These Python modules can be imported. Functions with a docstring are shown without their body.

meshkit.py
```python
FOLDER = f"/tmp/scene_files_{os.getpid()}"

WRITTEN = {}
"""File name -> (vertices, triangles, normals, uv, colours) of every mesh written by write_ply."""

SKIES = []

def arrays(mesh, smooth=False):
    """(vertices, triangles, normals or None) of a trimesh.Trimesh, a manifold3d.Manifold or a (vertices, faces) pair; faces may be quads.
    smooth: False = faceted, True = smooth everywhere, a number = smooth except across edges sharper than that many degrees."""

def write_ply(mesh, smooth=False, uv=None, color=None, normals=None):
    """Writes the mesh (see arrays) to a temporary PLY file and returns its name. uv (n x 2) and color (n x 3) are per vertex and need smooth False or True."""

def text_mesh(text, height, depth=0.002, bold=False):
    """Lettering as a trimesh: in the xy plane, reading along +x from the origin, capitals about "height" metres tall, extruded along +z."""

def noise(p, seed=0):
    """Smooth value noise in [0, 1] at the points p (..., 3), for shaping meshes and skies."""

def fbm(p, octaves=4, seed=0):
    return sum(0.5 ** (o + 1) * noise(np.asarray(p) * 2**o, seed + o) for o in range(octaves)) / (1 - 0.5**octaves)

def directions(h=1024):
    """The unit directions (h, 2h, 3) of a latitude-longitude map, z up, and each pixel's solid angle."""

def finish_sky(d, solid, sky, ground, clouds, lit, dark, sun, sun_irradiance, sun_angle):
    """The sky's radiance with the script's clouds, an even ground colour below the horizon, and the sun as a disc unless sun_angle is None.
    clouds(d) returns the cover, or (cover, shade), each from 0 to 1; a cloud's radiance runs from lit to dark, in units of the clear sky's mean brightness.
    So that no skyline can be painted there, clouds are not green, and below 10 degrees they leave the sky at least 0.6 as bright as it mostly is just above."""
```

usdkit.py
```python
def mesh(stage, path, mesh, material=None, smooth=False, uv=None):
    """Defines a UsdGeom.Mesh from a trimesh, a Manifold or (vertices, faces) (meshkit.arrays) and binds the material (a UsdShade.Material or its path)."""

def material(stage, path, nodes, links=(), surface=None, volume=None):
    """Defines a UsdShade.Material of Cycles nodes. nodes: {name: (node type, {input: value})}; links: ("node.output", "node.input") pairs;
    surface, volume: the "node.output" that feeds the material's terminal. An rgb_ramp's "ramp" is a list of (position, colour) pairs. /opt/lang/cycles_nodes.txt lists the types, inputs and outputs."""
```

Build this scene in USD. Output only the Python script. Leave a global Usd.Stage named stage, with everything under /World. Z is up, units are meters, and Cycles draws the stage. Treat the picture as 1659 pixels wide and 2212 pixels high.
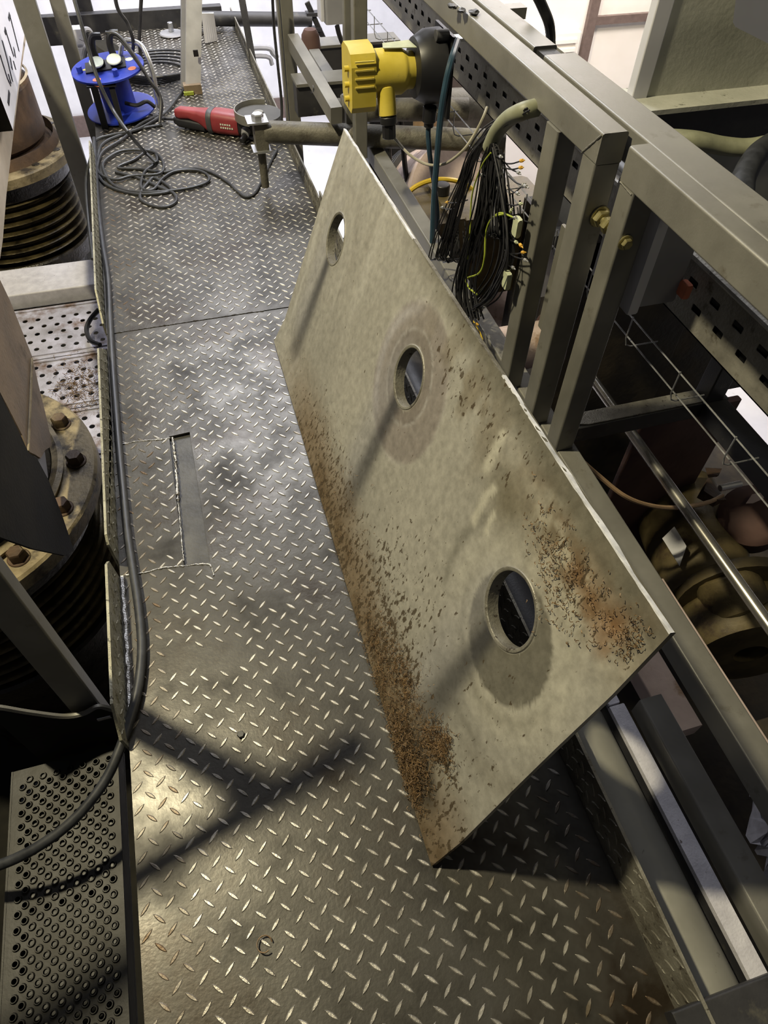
import math, random
import numpy as np
import trimesh, manifold3d
from shapely.geometry import Polygon, Point, box as sbox
from shapely.ops import unary_union
import usdkit, meshkit
from pxr import Usd, UsdGeom, UsdLux, UsdShade, Gf, Sdf, Vt
from scipy.spatial.transform import Rotation as Ro

stage = Usd.Stage.CreateInMemory()
UsdGeom.SetStageUpAxis(stage, UsdGeom.Tokens.z)
UsdGeom.SetStageMetersPerUnit(stage, 1.0)
UsdGeom.Xform.Define(stage, '/World')
UsdGeom.Scope.Define(stage, '/World/Looks')
random.seed(5); RNG = np.random.default_rng(7)

# ---------------------------------------------------------------- camera
CH = 1.4                       # lens height above the walkway
FPX = 1463.84                  # focal length in pixels of the 1659 x 2212 frame
RC = Ro.from_rotvec([2.4447949561580273, -0.3382455540134653, 0.14514668990711024]).as_matrix()
CEN = np.array([829.5, 1106.0]); CAM = np.array([0, 0, CH])
cam = UsdGeom.Camera.Define(stage, '/World/camera')
cam.CreateHorizontalApertureAttr(36.0); cam.CreateVerticalApertureAttr(48.0)
cam.CreateFocalLengthAttr(FPX / 1659 * 36.0)
cam.CreateClippingRangeAttr(Gf.Vec2f(0.05, 100))
M = Gf.Matrix4d(1)
for i, v in enumerate((RC[0], -RC[1], -RC[2], CAM)):
    M.SetRow(i, Gf.Vec4d(*map(float, v), 1.0 if i == 3 else 0.0))
cam.AddTransformOp().Set(M)
cam.CreateExposureAttr(0.62)

# ---------------------------------------------------------------- lights
def look_at(xf, pos, target):
    pos, target = np.array(pos, float), np.array(target, float)
    z = pos - target; z /= np.linalg.norm(z)
    x = np.cross([0, 1, 0.01], z); x /= np.linalg.norm(x); y = np.cross(z, x)
    m = Gf.Matrix4d(1)
    for i, v in enumerate((x, y, z, pos)):
        m.SetRow(i, Gf.Vec4d(*map(float, v), 1.0 if i == 3 else 0.0))
    xf.AddTransformOp().Set(m)

def rect(name, pos, target, w, h, power, color):
    l = UsdLux.RectLight.Define(stage, '/World/' + name)
    l.CreateWidthAttr(w); l.CreateHeightAttr(h); l.CreateColorAttr(Gf.Vec3f(*color))
    l.CreateIntensityAttr(power); look_at(l, pos, target)

def ball(name, pos, r, power, color):
    l = UsdLux.SphereLight.Define(stage, '/World/' + name)
    l.CreateRadiusAttr(r); l.CreateColorAttr(Gf.Vec3f(*color)); l.CreateIntensityAttr(power)
    l.AddTranslateOp().Set(Gf.Vec3d(*pos))

WARM = (1.0, 0.89, 0.60)
ball('flood_lamp', (-1.28, 1.56, 3.35), 0.085, 1500, WARM)         # warm flood lamp above the pumps on the left
rect('hall_lamp', (0.45, 5.2, 3.4), (0.42, 4.4, 0), 1.7, 2.4, 7, (0.92, 0.93, 1.0))   # cool hall luminaires
rect('hall_lamp_001', (0.2, 4.7, 2.7), (0.2, 4.4, 0), 0.9, 0.6, 12, (0.92, 0.93, 1.0))  # unseen extra lamp added to lift the dim far walkway
rect('hall_lamp_002', (3.2, 3.9, 2.6), (2.6, 5.6, 0.2), 2.2, 0.8, 24, (1.0, 0.92, 0.84))  # unseen lamp added to brighten the partition, aimed away from the rails
rect('hall_lamp_003', (3.4, -0.6, 4.4), (0.8, 0.4, 0), 0.9, 0.6, 5.5, (1.0, 0.90, 0.60))     # unseen warm fill added for the tubes and rail tops
rect('hall_lamp_004', (0.8, 7.2, 3.4), (0.8, 10.4, -0.6), 3.6, 0.8, 24, (0.93, 0.93, 1.0))  # unseen lamp added to whiten the far wall
rect('hall_lamp_005', (2.4, 5.1, 2.2), (2.0, 4.9, -2.6), 1.4, 0.7, 9, (0.96, 0.93, 0.97))  # unseen lamp added to brighten the lower floor behind the rails
dome = UsdLux.DomeLight.Define(stage, '/World/hall_ambient')
dome.CreateColorAttr(Gf.Vec3f(0.93, 0.92, 1.0)); dome.CreateIntensityAttr(0.009)

# ---------------------------------------------------------------- pixel -> world
def ray(p):
    d = RC.T @ np.array([p[0] - CEN[0], p[1] - CEN[1], FPX]); return d / np.linalg.norm(d)
def on(p, ax, v):
    d = ray(p); return CAM + d * ((v - CAM[ax]) / d[ax])
def PX(x, *pts): return [on(p, 0, x) for p in pts]
def PY(y, *pts): return [on(p, 1, y) for p in pts]
def PZ(z, *pts): return [on(p, 2, z) for p in pts]
def at(px, py, y): return on((px, py), 1, y)

# ---------------------------------------------------------------- materials
def mat(name, c1, c2, scale=6, metal=0.0, rough=0.5, rough2=None, bump=0.0, bscale=80, spot=None, sscale=14, sth=(0.58, 0.68), stretch=(1, 1, 1), detail=6, spec=0.5, coat=0):
    rough2 = rough if rough2 is None else rough2
    n = {'g': ('geometry', {}), 'mp': ('mapping', {'scale': stretch}),
         'n': ('noise_texture', {'scale': scale, 'detail': detail, 'roughness': 0.6}),
         'r': ('rgb_ramp', {'ramp': [(0.32, c1), (0.68, c2)]}),
         'rr': ('map_range', {'from_min': 0.3, 'from_max': 0.7, 'to_min': rough, 'to_max': rough2, 'clamp': True}),
         'p': ('principled_bsdf', {'metallic': metal, 'specular_ior_level': spec, 'coat_weight': coat, 'coat_roughness': 0.15})}
    l = [('g.position', 'mp.vector'), ('mp.vector', 'n.vector'), ('n.fac', 'r.fac'), ('n.fac', 'rr.value'), ('rr.result', 'p.roughness')]
    col = 'r.color'
    if spot is not None:
        n['s'] = ('noise_texture', {'scale': sscale, 'detail': 5, 'roughness': 0.65})
        n['sr'] = ('map_range', {'from_min': sth[0], 'from_max': sth[1], 'to_min': 0.0, 'to_max': 1.0, 'clamp': True})
        n['sm'] = ('mix', {'color2': spot})
        l += [('mp.vector', 's.vector'), ('s.fac', 'sr.value'), ('sr.result', 'sm.fac'), (col, 'sm.color1')]
        col = 'sm.color'
    if bump:
        n['bn'] = ('noise_texture', {'scale': bscale, 'detail': 4})
        n['b'] = ('bump', {'strength': bump, 'distance': 0.004})
        l += [('g.position', 'bn.vector'), ('bn.fac', 'b.height'), ('b.normal', 'p.normal')]
    l.append((col, 'p.base_color'))
    return usdkit.material(stage, '/World/Looks/' + name, n, l, surface='p.BSDF')

def flat(name, c, metal=0.0, rough=0.5, spec=0.5):
    c2 = tuple(min(1, x * 1.15) for x in c); c1 = tuple(x * 0.85 for x in c)
    return mat(name, c1, c2, 25, metal, rough, rough * 1.1, spec=spec)

MT = {}
MT['floor'] = mat('walkway_steel', (0.017, 0.015, 0.0115), (0.10, 0.095, 0.084), 6.5, 0.5, 0.5, 0.29, 0.07, 140, spot=(0.026, 0.019, 0.012), sscale=3.2, sth=(0.5, 0.66))
MT['lozenge'] = mat('worn_tread_steel', (0.24, 0.225, 0.20), (0.44, 0.42, 0.38), 9, 0.6, 0.30, 0.48, 0.2, 220, spot=(0.16, 0.13, 0.09), sscale=4, sth=(0.56, 0.68))
MT['lozenge_dirty'] = mat('dirty_tread_steel', (0.10, 0.085, 0.065), (0.26, 0.24, 0.21), 9, 0.6, 0.38, 0.55, 0.2, 220, spot=(0.11, 0.075, 0.045), sscale=7, sth=(0.48, 0.62))
MT['recess'] = mat('smooth_patch_steel', (0.018, 0.017, 0.015), (0.075, 0.073, 0.068), 9, 0.35, 0.42, 0.5, 0.15, 100)
MT['weld'] = mat('weld_bead', (0.12, 0.11, 0.1), (0.62, 0.62, 0.62), 60, 0.8, 0.25, 0.5, 0.6, 300)
MT['kick'] = mat('kick_plate_steel', (0.10, 0.09, 0.07), (0.26, 0.25, 0.21), 12, 0.4, 0.4, 0.6, 0.3, 200, spot=(0.05, 0.04, 0.03), sscale=60, sth=(0.6, 0.66))
MT['kick_left'] = mat('kick_plate_olive', (0.16, 0.15, 0.10), (0.34, 0.33, 0.26), 18, 0.3, 0.45, 0.6, 0.4, 200, spot=(0.05, 0.045, 0.03), sscale=90, sth=(0.58, 0.64))
MT['rail'] = mat('brushed_rail_steel', (0.155, 0.150, 0.132), (0.22, 0.214, 0.19), 7, 0.3, 0.36, 0.50, 0.05, 240, spot=(0.12, 0.108, 0.085), sscale=16, sth=(0.62, 0.74))
MT['rail_dusty'] = mat('dusty_ledge_steel', (0.42, 0.41, 0.45), (0.55, 0.54, 0.58), 30, 0.1, 0.6, 0.75, 0.2, 240, spot=(0.12, 0.10, 0.09), sscale=55, sth=(0.68, 0.72))
MT['pipe_steel'] = mat('satin_pipe_steel', (0.17, 0.165, 0.14), (0.23, 0.225, 0.195), 6, 0.1, 0.34, 0.44, 0.04, 200, spot=(0.08, 0.07, 0.055), sscale=40, sth=(0.66, 0.74))
MT['cut_edge'] = mat('fresh_cut_steel', (0.45, 0.46, 0.49), (0.80, 0.81, 0.86), 30, 0.25, 0.35, 0.5)
MT['rod'] = mat('polished_rod', (0.45, 0.43, 0.38), (0.6, 0.58, 0.52), 8, 0.9, 0.22, 0.3)
MT['black_steel'] = mat('black_painted_steel', (0.012, 0.012, 0.015), (0.035, 0.034, 0.036), 8, 0.0, 0.45, 0.6, 0.1, 200, spot=(0.07, 0.065, 0.05), sscale=20, sth=(0.6, 0.75))
MT['black_rubber'] = mat('black_rubber', (0.012, 0.012, 0.014), (0.03, 0.03, 0.033), 40, 0, 0.38, 0.5)
MT['grey_cable'] = mat('dark_grey_cable', (0.014, 0.015, 0.018), (0.036, 0.038, 0.043), 30, 0, 0.4, 0.5)
MT['tray'] = mat('galvanised_tray', (0.20, 0.19, 0.165), (0.34, 0.325, 0.28), 14, 0.5, 0.4, 0.55, 0.2, 160, spot=(0.10, 0.085, 0.06), sscale=25, sth=(0.58, 0.7))
MT['zinc'] = mat('bright_zinc', (0.45, 0.46, 0.48), (0.68, 0.69, 0.72), 20, 0.85, 0.25, 0.4)
MT['concrete'] = mat('concrete_olive', (0.34, 0.345, 0.295), (0.52, 0.52, 0.46), 3.5, 0, 0.8, 0.9, 0.25, 60, spot=(0.09, 0.085, 0.06), sscale=16, sth=(0.64, 0.72))
MT['rust'] = mat('rusty_steel', (0.03, 0.017, 0.010), (0.10, 0.058, 0.03), 9, 0.1, 0.55, 0.75, 0.5, 60, spot=(0.15, 0.115, 0.06), sscale=6, sth=(0.56, 0.7))
MT['grease'] = mat('greasy_black', (0.008, 0.007, 0.006), (0.035, 0.028, 0.018), 18, 0.2, 0.22, 0.5, 0.6, 70)
MT['flange'] = mat('flange_ochre', (0.10, 0.074, 0.034), (0.33, 0.27, 0.16), 10, 0.1, 0.5, 0.7, 0.4, 90, spot=(0.03, 0.022, 0.014), sscale=12, sth=(0.5, 0.66))
MT['bellows'] = mat('bellows_brass', (0.014, 0.010, 0.005), (0.11, 0.085, 0.035), 12, 0.5, 0.32, 0.5, 0.3, 90)
MT['cream'] = mat('cream_paint_stained', (0.34, 0.29, 0.21), (0.54, 0.47, 0.37), 5, 0, 0.6, 0.7, 0.2, 60, spot=(0.24, 0.13, 0.05), sscale=3.5, sth=(0.55, 0.72), stretch=(1, 0.5, 1))
MT['brown'] = mat('brown_panel', (0.13, 0.095, 0.06), (0.25, 0.185, 0.12), 5, 0, 0.6, 0.75, 0.3, 90, spot=(0.12, 0.085, 0.05), sscale=9)
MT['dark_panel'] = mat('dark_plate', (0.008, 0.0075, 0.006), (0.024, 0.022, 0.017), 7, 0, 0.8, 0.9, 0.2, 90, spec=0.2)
MT['deck'] = mat('perforated_alu', (0.28, 0.27, 0.30), (0.55, 0.545, 0.66), 9, 0.3, 0.45, 0.6, 0.3, 150, spot=(0.15, 0.095, 0.065), sscale=7, sth=(0.5, 0.64))
MT['tread'] = mat('dark_stair_tread', (0.008, 0.0072, 0.0056), (0.022, 0.020, 0.016), 14, 0.2, 0.5, 0.62, 0.1, 150)
MT['white'] = mat('white_paint', (0.72, 0.72, 0.76), (0.84, 0.84, 0.88), 3, 0, 0.5, 0.6)
MT['hall_floor'] = mat('hall_floor_epoxy', (0.70, 0.70, 0.74), (0.82, 0.82, 0.87), 2.0, 0, 0.35, 0.5, spot=(0.5, 0.48, 0.48), sscale=5, sth=(0.62, 0.75))
MT['alu'] = mat('ladder_aluminium', (0.55, 0.55, 0.56), (0.68, 0.68, 0.69), 12, 0.55, 0.38, 0.48)
MT['pipe'] = mat('dusty_pipe', (0.055, 0.05, 0.04), (0.17, 0.16, 0.13), 9, 0.3, 0.5, 0.7, 0.4, 110, spot=(0.06, 0.05, 0.04), sscale=16)
MT['pink'] = mat('pinkish_lagging', (0.42, 0.33, 0.30), (0.62, 0.50, 0.46), 8, 0, 0.5, 0.65, 0.2, 80, spot=(0.3, 0.2, 0.13), sscale=7)
MT['blue'] = mat('blue_plastic', (0.010, 0.022, 0.24), (0.016, 0.040, 0.36), 6, 0, 0.35, 0.45)
MT['red'] = mat('red_tool_plastic', (0.17, 0.018, 0.022), (0.27, 0.035, 0.04), 9, 0, 0.4, 0.5)
MT['yellow'] = mat('yellow_enamel', (0.50, 0.39, 0.04), (0.66, 0.53, 0.09), 8, 0, 0.4, 0.5, spot=(0.42, 0.32, 0.07), sscale=16, sth=(0.62, 0.72))
MT['pale'] = flat('pale_green_plastic', (0.55, 0.60, 0.50))
MT['orange'] = flat('orange_sticker', (0.62, 0.20, 0.11))
MT['sticker'] = flat('yellow_sticker', (0.62, 0.50, 0.10))
MT['black'] = flat('black_plastic', (0.012, 0.012, 0.014), 0, 0.4)
MT['dark_grey'] = flat('dark_grey_plastic', (0.05, 0.05, 0.055), 0, 0.5)
MT['grey_box'] = mat('grey_box', (0.20, 0.20, 0.215), (0.27, 0.27, 0.285), 5, 0, 0.5, 0.6)
MT['light_box'] = mat('light_grey_box', (0.5, 0.5, 0.54), (0.6, 0.6, 0.64), 4, 0, 0.5, 0.6)
MT['teal'] = flat('teal_cable', (0.025, 0.055, 0.085), 0, 0.35)
MT['olive_cable'] = flat('olive_cable_sheath', (0.22, 0.225, 0.15), 0, 0.5)
MT['lace'] = flat('beige_cable', (0.30, 0.28, 0.22), 0, 0.5)
MT['tan_cable'] = flat('tan_cable', (0.36, 0.24, 0.14), 0, 0.5)
MT['yellow_wire'] = flat('yellow_wire', (0.60, 0.42, 0.04), 0, 0.4)
MT['green_wire'] = flat('green_yellow_wire', (0.30, 0.36, 0.04), 0, 0.4)
MT['ferrule'] = flat('orange_ferrule', (0.62, 0.36, 0.05), 0, 0.4)
MT['tin'] = flat('tinned_ferrule', (0.6, 0.6, 0.58), 0.8, 0.3)
MT['tag'] = flat('pale_marker', (0.42, 0.45, 0.30), 0, 0.5)
MT['brass'] = mat('yellow_zinc_bolt', (0.34, 0.29, 0.12), (0.52, 0.47, 0.25), 40, 0.8, 0.3, 0.45)
MT['tank'] = mat('stained_tank_wall', (0.012, 0.010, 0.007), (0.075, 0.057, 0.034), 4, 0, 0.6, 0.8, 0.4, 40, spot=(0.015, 0.012, 0.010), sscale=3, sth=(0.42, 0.6))
MT['redbrown'] = mat('red_brown_lagging', (0.06, 0.03, 0.025), (0.11, 0.06, 0.05), 7, 0, 0.7, 0.8, 0.2, 60)
MT['motor'] = mat('ochre_motor_paint', (0.06, 0.046, 0.02), (0.17, 0.13, 0.058), 7, 0.1, 0.45, 0.6, 0.3, 60, spot=(0.05, 0.03, 0.02), sscale=6)
MT['wall_warm'] = mat('warm_wall_panel', (0.80, 0.74, 0.68), (0.88, 0.83, 0.78), 1.5, 0, 0.6, 0.7)
MT['frame_brown'] = flat('brown_frame', (0.16, 0.115, 0.10), 0.1, 0.5)
MT['shaving'] = mat('rusty_shavings', (0.055, 0.032, 0.014), (0.22, 0.135, 0.06), 60, 0.2, 0.5, 0.7)
MT['film'] = mat('clear_film', (0.45, 0.45, 0.50), (0.72, 0.72, 0.78), 12, 0.2, 0.15, 0.35)
MT['disc'] = flat('abrasive_disc', (0.07, 0.07, 0.07), 0, 0.7)

def painted(name, rough=(0.4, 0.6), metal=0.25, speck=(0.06, 0.042, 0.022)):
    """Colour of dirt, wear and painted shadow from the mesh's own primvars (paint, speck), with fine grain on top."""
    n = {'a': ('attribute', {'attribute': 'paint'}), 'k': ('attribute', {'attribute': 'speck'}), 'g': ('geometry', {}),
         'n': ('noise_texture', {'scale': 55, 'detail': 6, 'roughness': 0.65}),
         'mr': ('map_range', {'from_min': 0.3, 'from_max': 0.7, 'to_min': 0.82, 'to_max': 1.16, 'clamp': True}),
         'mul': ('vector_math', {'math_type': 'scale'}),
         'mp': ('mapping', {'scale': (1, 1, 0.45)}),
         's': ('noise_texture', {'scale': 85, 'detail': 3, 'roughness': 0.6}),
         'add': ('math', {'math_type': 'add'}),
         'sr': ('map_range', {'from_min': 0.69, 'from_max': 0.74, 'to_min': 0.0, 'to_max': 0.9, 'clamp': True}),
         'sm': ('mix', {'color2': speck}),
         'rr': ('map_range', {'from_min': 0.3, 'from_max': 0.7, 'to_min': rough[0], 'to_max': rough[1], 'clamp': True}),
         'b': ('bump', {'strength': 0.12, 'distance': 0.003}),
         'p': ('principled_bsdf', {'metallic': metal})}
    l = [('g.position', 'n.vector'), ('n.fac', 'mr.value'), ('a.vector', 'mul.vector1'), ('mr.result', 'mul.scale'),
         ('g.position', 'mp.vector'), ('mp.vector', 's.vector'), ('s.fac', 'add.value1'), ('k.fac', 'add.value2'), ('add.value', 'sr.value'),
         ('sr.result', 'sm.fac'), ('mul.vector', 'sm.color1'), ('sm.color', 'p.base_color'), ('n.fac', 'rr.value'), ('rr.result', 'p.roughness'),
         ('n.fac', 'b.height'), ('b.normal', 'p.normal')]
    return usdkit.material(stage, '/World/Looks/' + name, n, l, surface='p.BSDF')
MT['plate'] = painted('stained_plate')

# ---------------------------------------------------------------- scene helpers
USED = {}
def numbered(path):
    k = USED.get(path, -1) + 1; USED[path] = k
    return path if k == 0 else f'{path}_{k:03d}'

def tag(prim, label=None, cat=None, group=None, kind=None):
    for k, v in (('label', label), ('category', cat), ('group', group), ('kind', kind)):
        if v: prim.SetCustomDataByKey(k, v)
    return prim

class Thing:
    def __init__(s, name, label, cat, base=(0, 0, 0), group=None, kind=None):
        s.base = np.array(base, float)
        x = UsdGeom.Xform.Define(stage, numbered('/World/' + name)); x.AddTranslateOp().Set(Gf.Vec3d(*map(float, base)))
        s.prim = tag(x.GetPrim(), label, cat, group, kind); s.path = str(s.prim.GetPath())
    def part(s, name, mesh, m, parent=None, label=None, kind=None, smooth=35):
        v, f = mesh.vertices - s.base, mesh.faces
        path = numbered((parent or s.path) + '/' + name)
        g = usdkit.mesh(stage, path, trimesh.Trimesh(v, f, process=False), MT[m] if isinstance(m, str) else m, smooth=smooth)
        tag(g.GetPrim(), label, None, None, kind)
        return path

def single(name, mesh, m, label, cat, group=None, kind=None, smooth=35):
    g = usdkit.mesh(stage, numbered('/World/' + name), mesh, MT[m] if isinstance(m, str) else m, smooth=smooth)
    return tag(g.GetPrim(), label, cat, group, kind)

def struct(name, mesh, m, label=None, cat=None, smooth=35):
    return single(name, mesh, m, label, cat, kind='structure', smooth=smooth)

cat_ = trimesh.util.concatenate
def man(m): 
    a = m.to_mesh(); return trimesh.Trimesh(a.vert_properties[:, :3], a.tri_verts, process=False)
def hull(pts): return man(manifold3d.Manifold.hull_points(np.asarray(pts, float).tolist()))
def bx(x0, x1, y0, y1, z0, z1, b=0.0):
    d = np.array([x1 - x0, y1 - y0, z1 - z0])
    if b >= .0039 and d.max() > 4 * np.sort(d)[1] * .5 and d.min() > 2.2 * b:      # long section: rounded corners along its length
        k = int(d.argmax()); i, j = (k + 1) % 3, (k + 2) % 3; lo, E = np.array([x0, y0, z0]), np.eye(3)
        return prism(sbox(b, b, d[i] - b, d[j] - b).buffer(b, 4), d[k], lo, E[i], E[j], E[k])
    if b <= 0:
        m = trimesh.creation.box((x1 - x0, y1 - y0, z1 - z0)); m.apply_translation(((x0 + x1) / 2, (y0 + y1) / 2, (z0 + z1) / 2)); return m
    P = []
    for x, sx in ((x0, 1), (x1, -1)):
        for y, sy in ((y0, 1), (y1, -1)):
            for z, sz in ((z0, 1), (z1, -1)):
                P += [(x + sx * b, y, z), (x, y + sy * b, z), (x, y, z + sz * b), ]
                P += [(x + sx * b * .3, y + sy * b * .3, z + sz * b), (x + sx * b * .3, y + sy * b, z + sz * b * .3), (x + sx * b, y + sy * b * .3, z + sz * b * .3)]
    P = [(min(max(a, x0), x1), min(max(c, y0), y1), min(max(d, z0), z1)) for a, c, d in P]
    return hull(P)

def frame_from(d, up=(0, 0, 1)):
    d = np.array(d, float); d /= np.linalg.norm(d); up = np.array(up, float)
    if abs(d @ up) > 0.95: up = np.array([0, 1.0, 0])
    a = np.cross(up, d); a /= np.linalg.norm(a); return a, np.cross(d, a), d

def spline(pts, n=8):
    P = np.array(pts, float)
    if len(P) < 3: return P
    Q = np.vstack([2 * P[0] - P[1], P, 2 * P[-1] - P[-2]]); out = []
    for i in range(1, len(Q) - 2):
        for t in np.linspace(0, 1, n, endpoint=False):
            a, b, c, d = Q[i - 1:i + 3]
            out.append(0.5 * (2 * b + (c - a) * t + (2 * a - 5 * b + 4 * c - d) * t * t + (3 * b - a - 3 * c + d) * t ** 3))
    return np.array(out + [P[-1]])

def tube(pts, r, sides=8, n=8, smooth=True, closed=False):
    P = spline(pts, n) if smooth else np.array(pts, float)
    T = np.gradient(P, axis=0); T /= np.linalg.norm(T, axis=1, keepdims=True) + 1e-12
    a, b, _ = frame_from(T[0]); V = []; rr = np.broadcast_to(np.asarray(r, float), (len(P),))
    ang = np.linspace(0, 2 * np.pi, sides, endpoint=False)
    for p, t, q in zip(P, T, rr):
        a = a - t * (a @ t); a /= np.linalg.norm(a); b = np.cross(t, a)
        V.append(p + q * (np.cos(ang)[:, None] * a + np.sin(ang)[:, None] * b))
    m = len(P); V = np.vstack(V + [[P[0]], [P[-1]]]); F = []
    for i in range(m - 1):
        for j in range(sides):
            k = (j + 1) % sides; A, B, C, D = i * sides + j, i * sides + k, (i + 1) * sides + k, (i + 1) * sides + j
            F += [(A, B, C), (A, C, D)]
    for j in range(sides):
        k = (j + 1) % sides; F += [(m * sides, k, j), (m * sides + 1, (m - 1) * sides + j, (m - 1) * sides + k)]
    return trimesh.Trimesh(V, F, process=False)

def lathe(profile, p0, axis=(0, 0, 1), seg=32, closed=True):
    """profile: (radius, height) pairs around the axis through p0."""
    a, b, d = frame_from(axis); P = np.array(profile, float); n = len(P)
    ang = np.linspace(0, 2 * np.pi, seg, endpoint=False)
    V = [np.array(p0) + r * (np.cos(t) * a + np.sin(t) * b) + h * d for t in ang for r, h in P]
    F = []
    for i in range(seg):
        j = (i + 1) % seg
        for k in range(n if closed else n - 1):
            q = (k + 1) % n; A, B, C, D = i * n + k, j * n + k, j * n + q, i * n + q
            F += [(A, B, C), (A, C, D)]
    m = trimesh.Trimesh(V, F, process=False)
    m.remove_unreferenced_vertices(); return m

def cyl(p0, p1, r, seg=20, r1=None):
    p0, p1 = np.array(p0, float), np.array(p1, float); L = np.linalg.norm(p1 - p0); r1 = r if r1 is None else r1
    c = min(r, r1) * 0.08
    return lathe([(0.0001, 0), (r - c, 0), (r, c), (r1, L - c), (r1 - c, L), (0.0001, L)], p0, p1 - p0, seg, closed=False)

def pipe(p0, p1, r, wall=0.004, seg=24):
    p0, p1 = np.array(p0, float), np.array(p1, float); L = np.linalg.norm(p1 - p0)
    return lathe([(r, 0), (r, L), (r - wall, L), (r - wall, 0)], p0, p1 - p0, seg)

def bar(p0, p1, w, h, up=(0, 0, 1), b=0.002):
    """Rectangular bar from p0 to p1, w across, h along up."""
    p0, p1 = np.array(p0, float), np.array(p1, float); a, u, d = frame_from(p1 - p0, up); L = np.linalg.norm(p1 - p0)
    m = bx(-w / 2, w / 2, -h / 2, h / 2, 0, L, b)
    m.vertices = p0 + m.vertices[:, :1] * a + m.vertices[:, 1:2] * u + m.vertices[:, 2:] * d
    return m

def prism(poly, t, o, ex, ey, ez):
    """shapely polygon extruded by t along ez, placed with axes ex, ey at o."""
    m = trimesh.creation.extrude_polygon(poly, t, engine='earcut'); o, ex, ey, ez = (np.array(k, float) for k in (o, ex, ey, ez))
    V = m.vertices; m.vertices = o + V[:, :1] * ex + V[:, 1:2] * ey + V[:, 2:] * ez
    if np.dot(np.cross(ex, ey), ez) < 0: m.invert()
    return m

def slab(pts, t, n):
    """planar outline (3-D points) thickened by t along n."""
    P = np.array(pts, float); n = np.array(n, float); n /= np.linalg.norm(n); o = P[0]
    ex = P[1] - o; ex -= n * (ex @ n); ex /= np.linalg.norm(ex); ey = np.cross(n, ex)
    return prism(Polygon([((p - o) @ ex, (p - o) @ ey) for p in P]).buffer(0), t, o, ex, ey, n)

def hexbolt(p, axis, r, h, shank=0):
    a, b, d = frame_from(axis); pts = []
    for k in range(6):
        q = np.cos(k * np.pi / 3) * a + np.sin(k * np.pi / 3) * b
        pts += [np.array(p) + r * q, np.array(p) + r * q + d * h * .8, np.array(p) + r * .85 * q + d * h]
    return hull(pts)

# ================================================================ HALL SHELL
struct('floor', bx(-4, 7, -2, 11, -2.75, -2.6), 'hall_floor', 'pale epoxy floor of the hall far below the walkway', 'floor')
wb = Thing('wall_back', 'white rear wall of the hall with its dark skirting', 'wall', (0, 10.4, -2.6), kind='structure')
wb.part('wall_panel', bx(-4, 7, 10.4, 10.5, -2.6, 3.6), 'white')
wb.part('skirting', bx(-4, 7, 10.36, 10.4, -2.6, -2.35), 'frame_brown')
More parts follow.
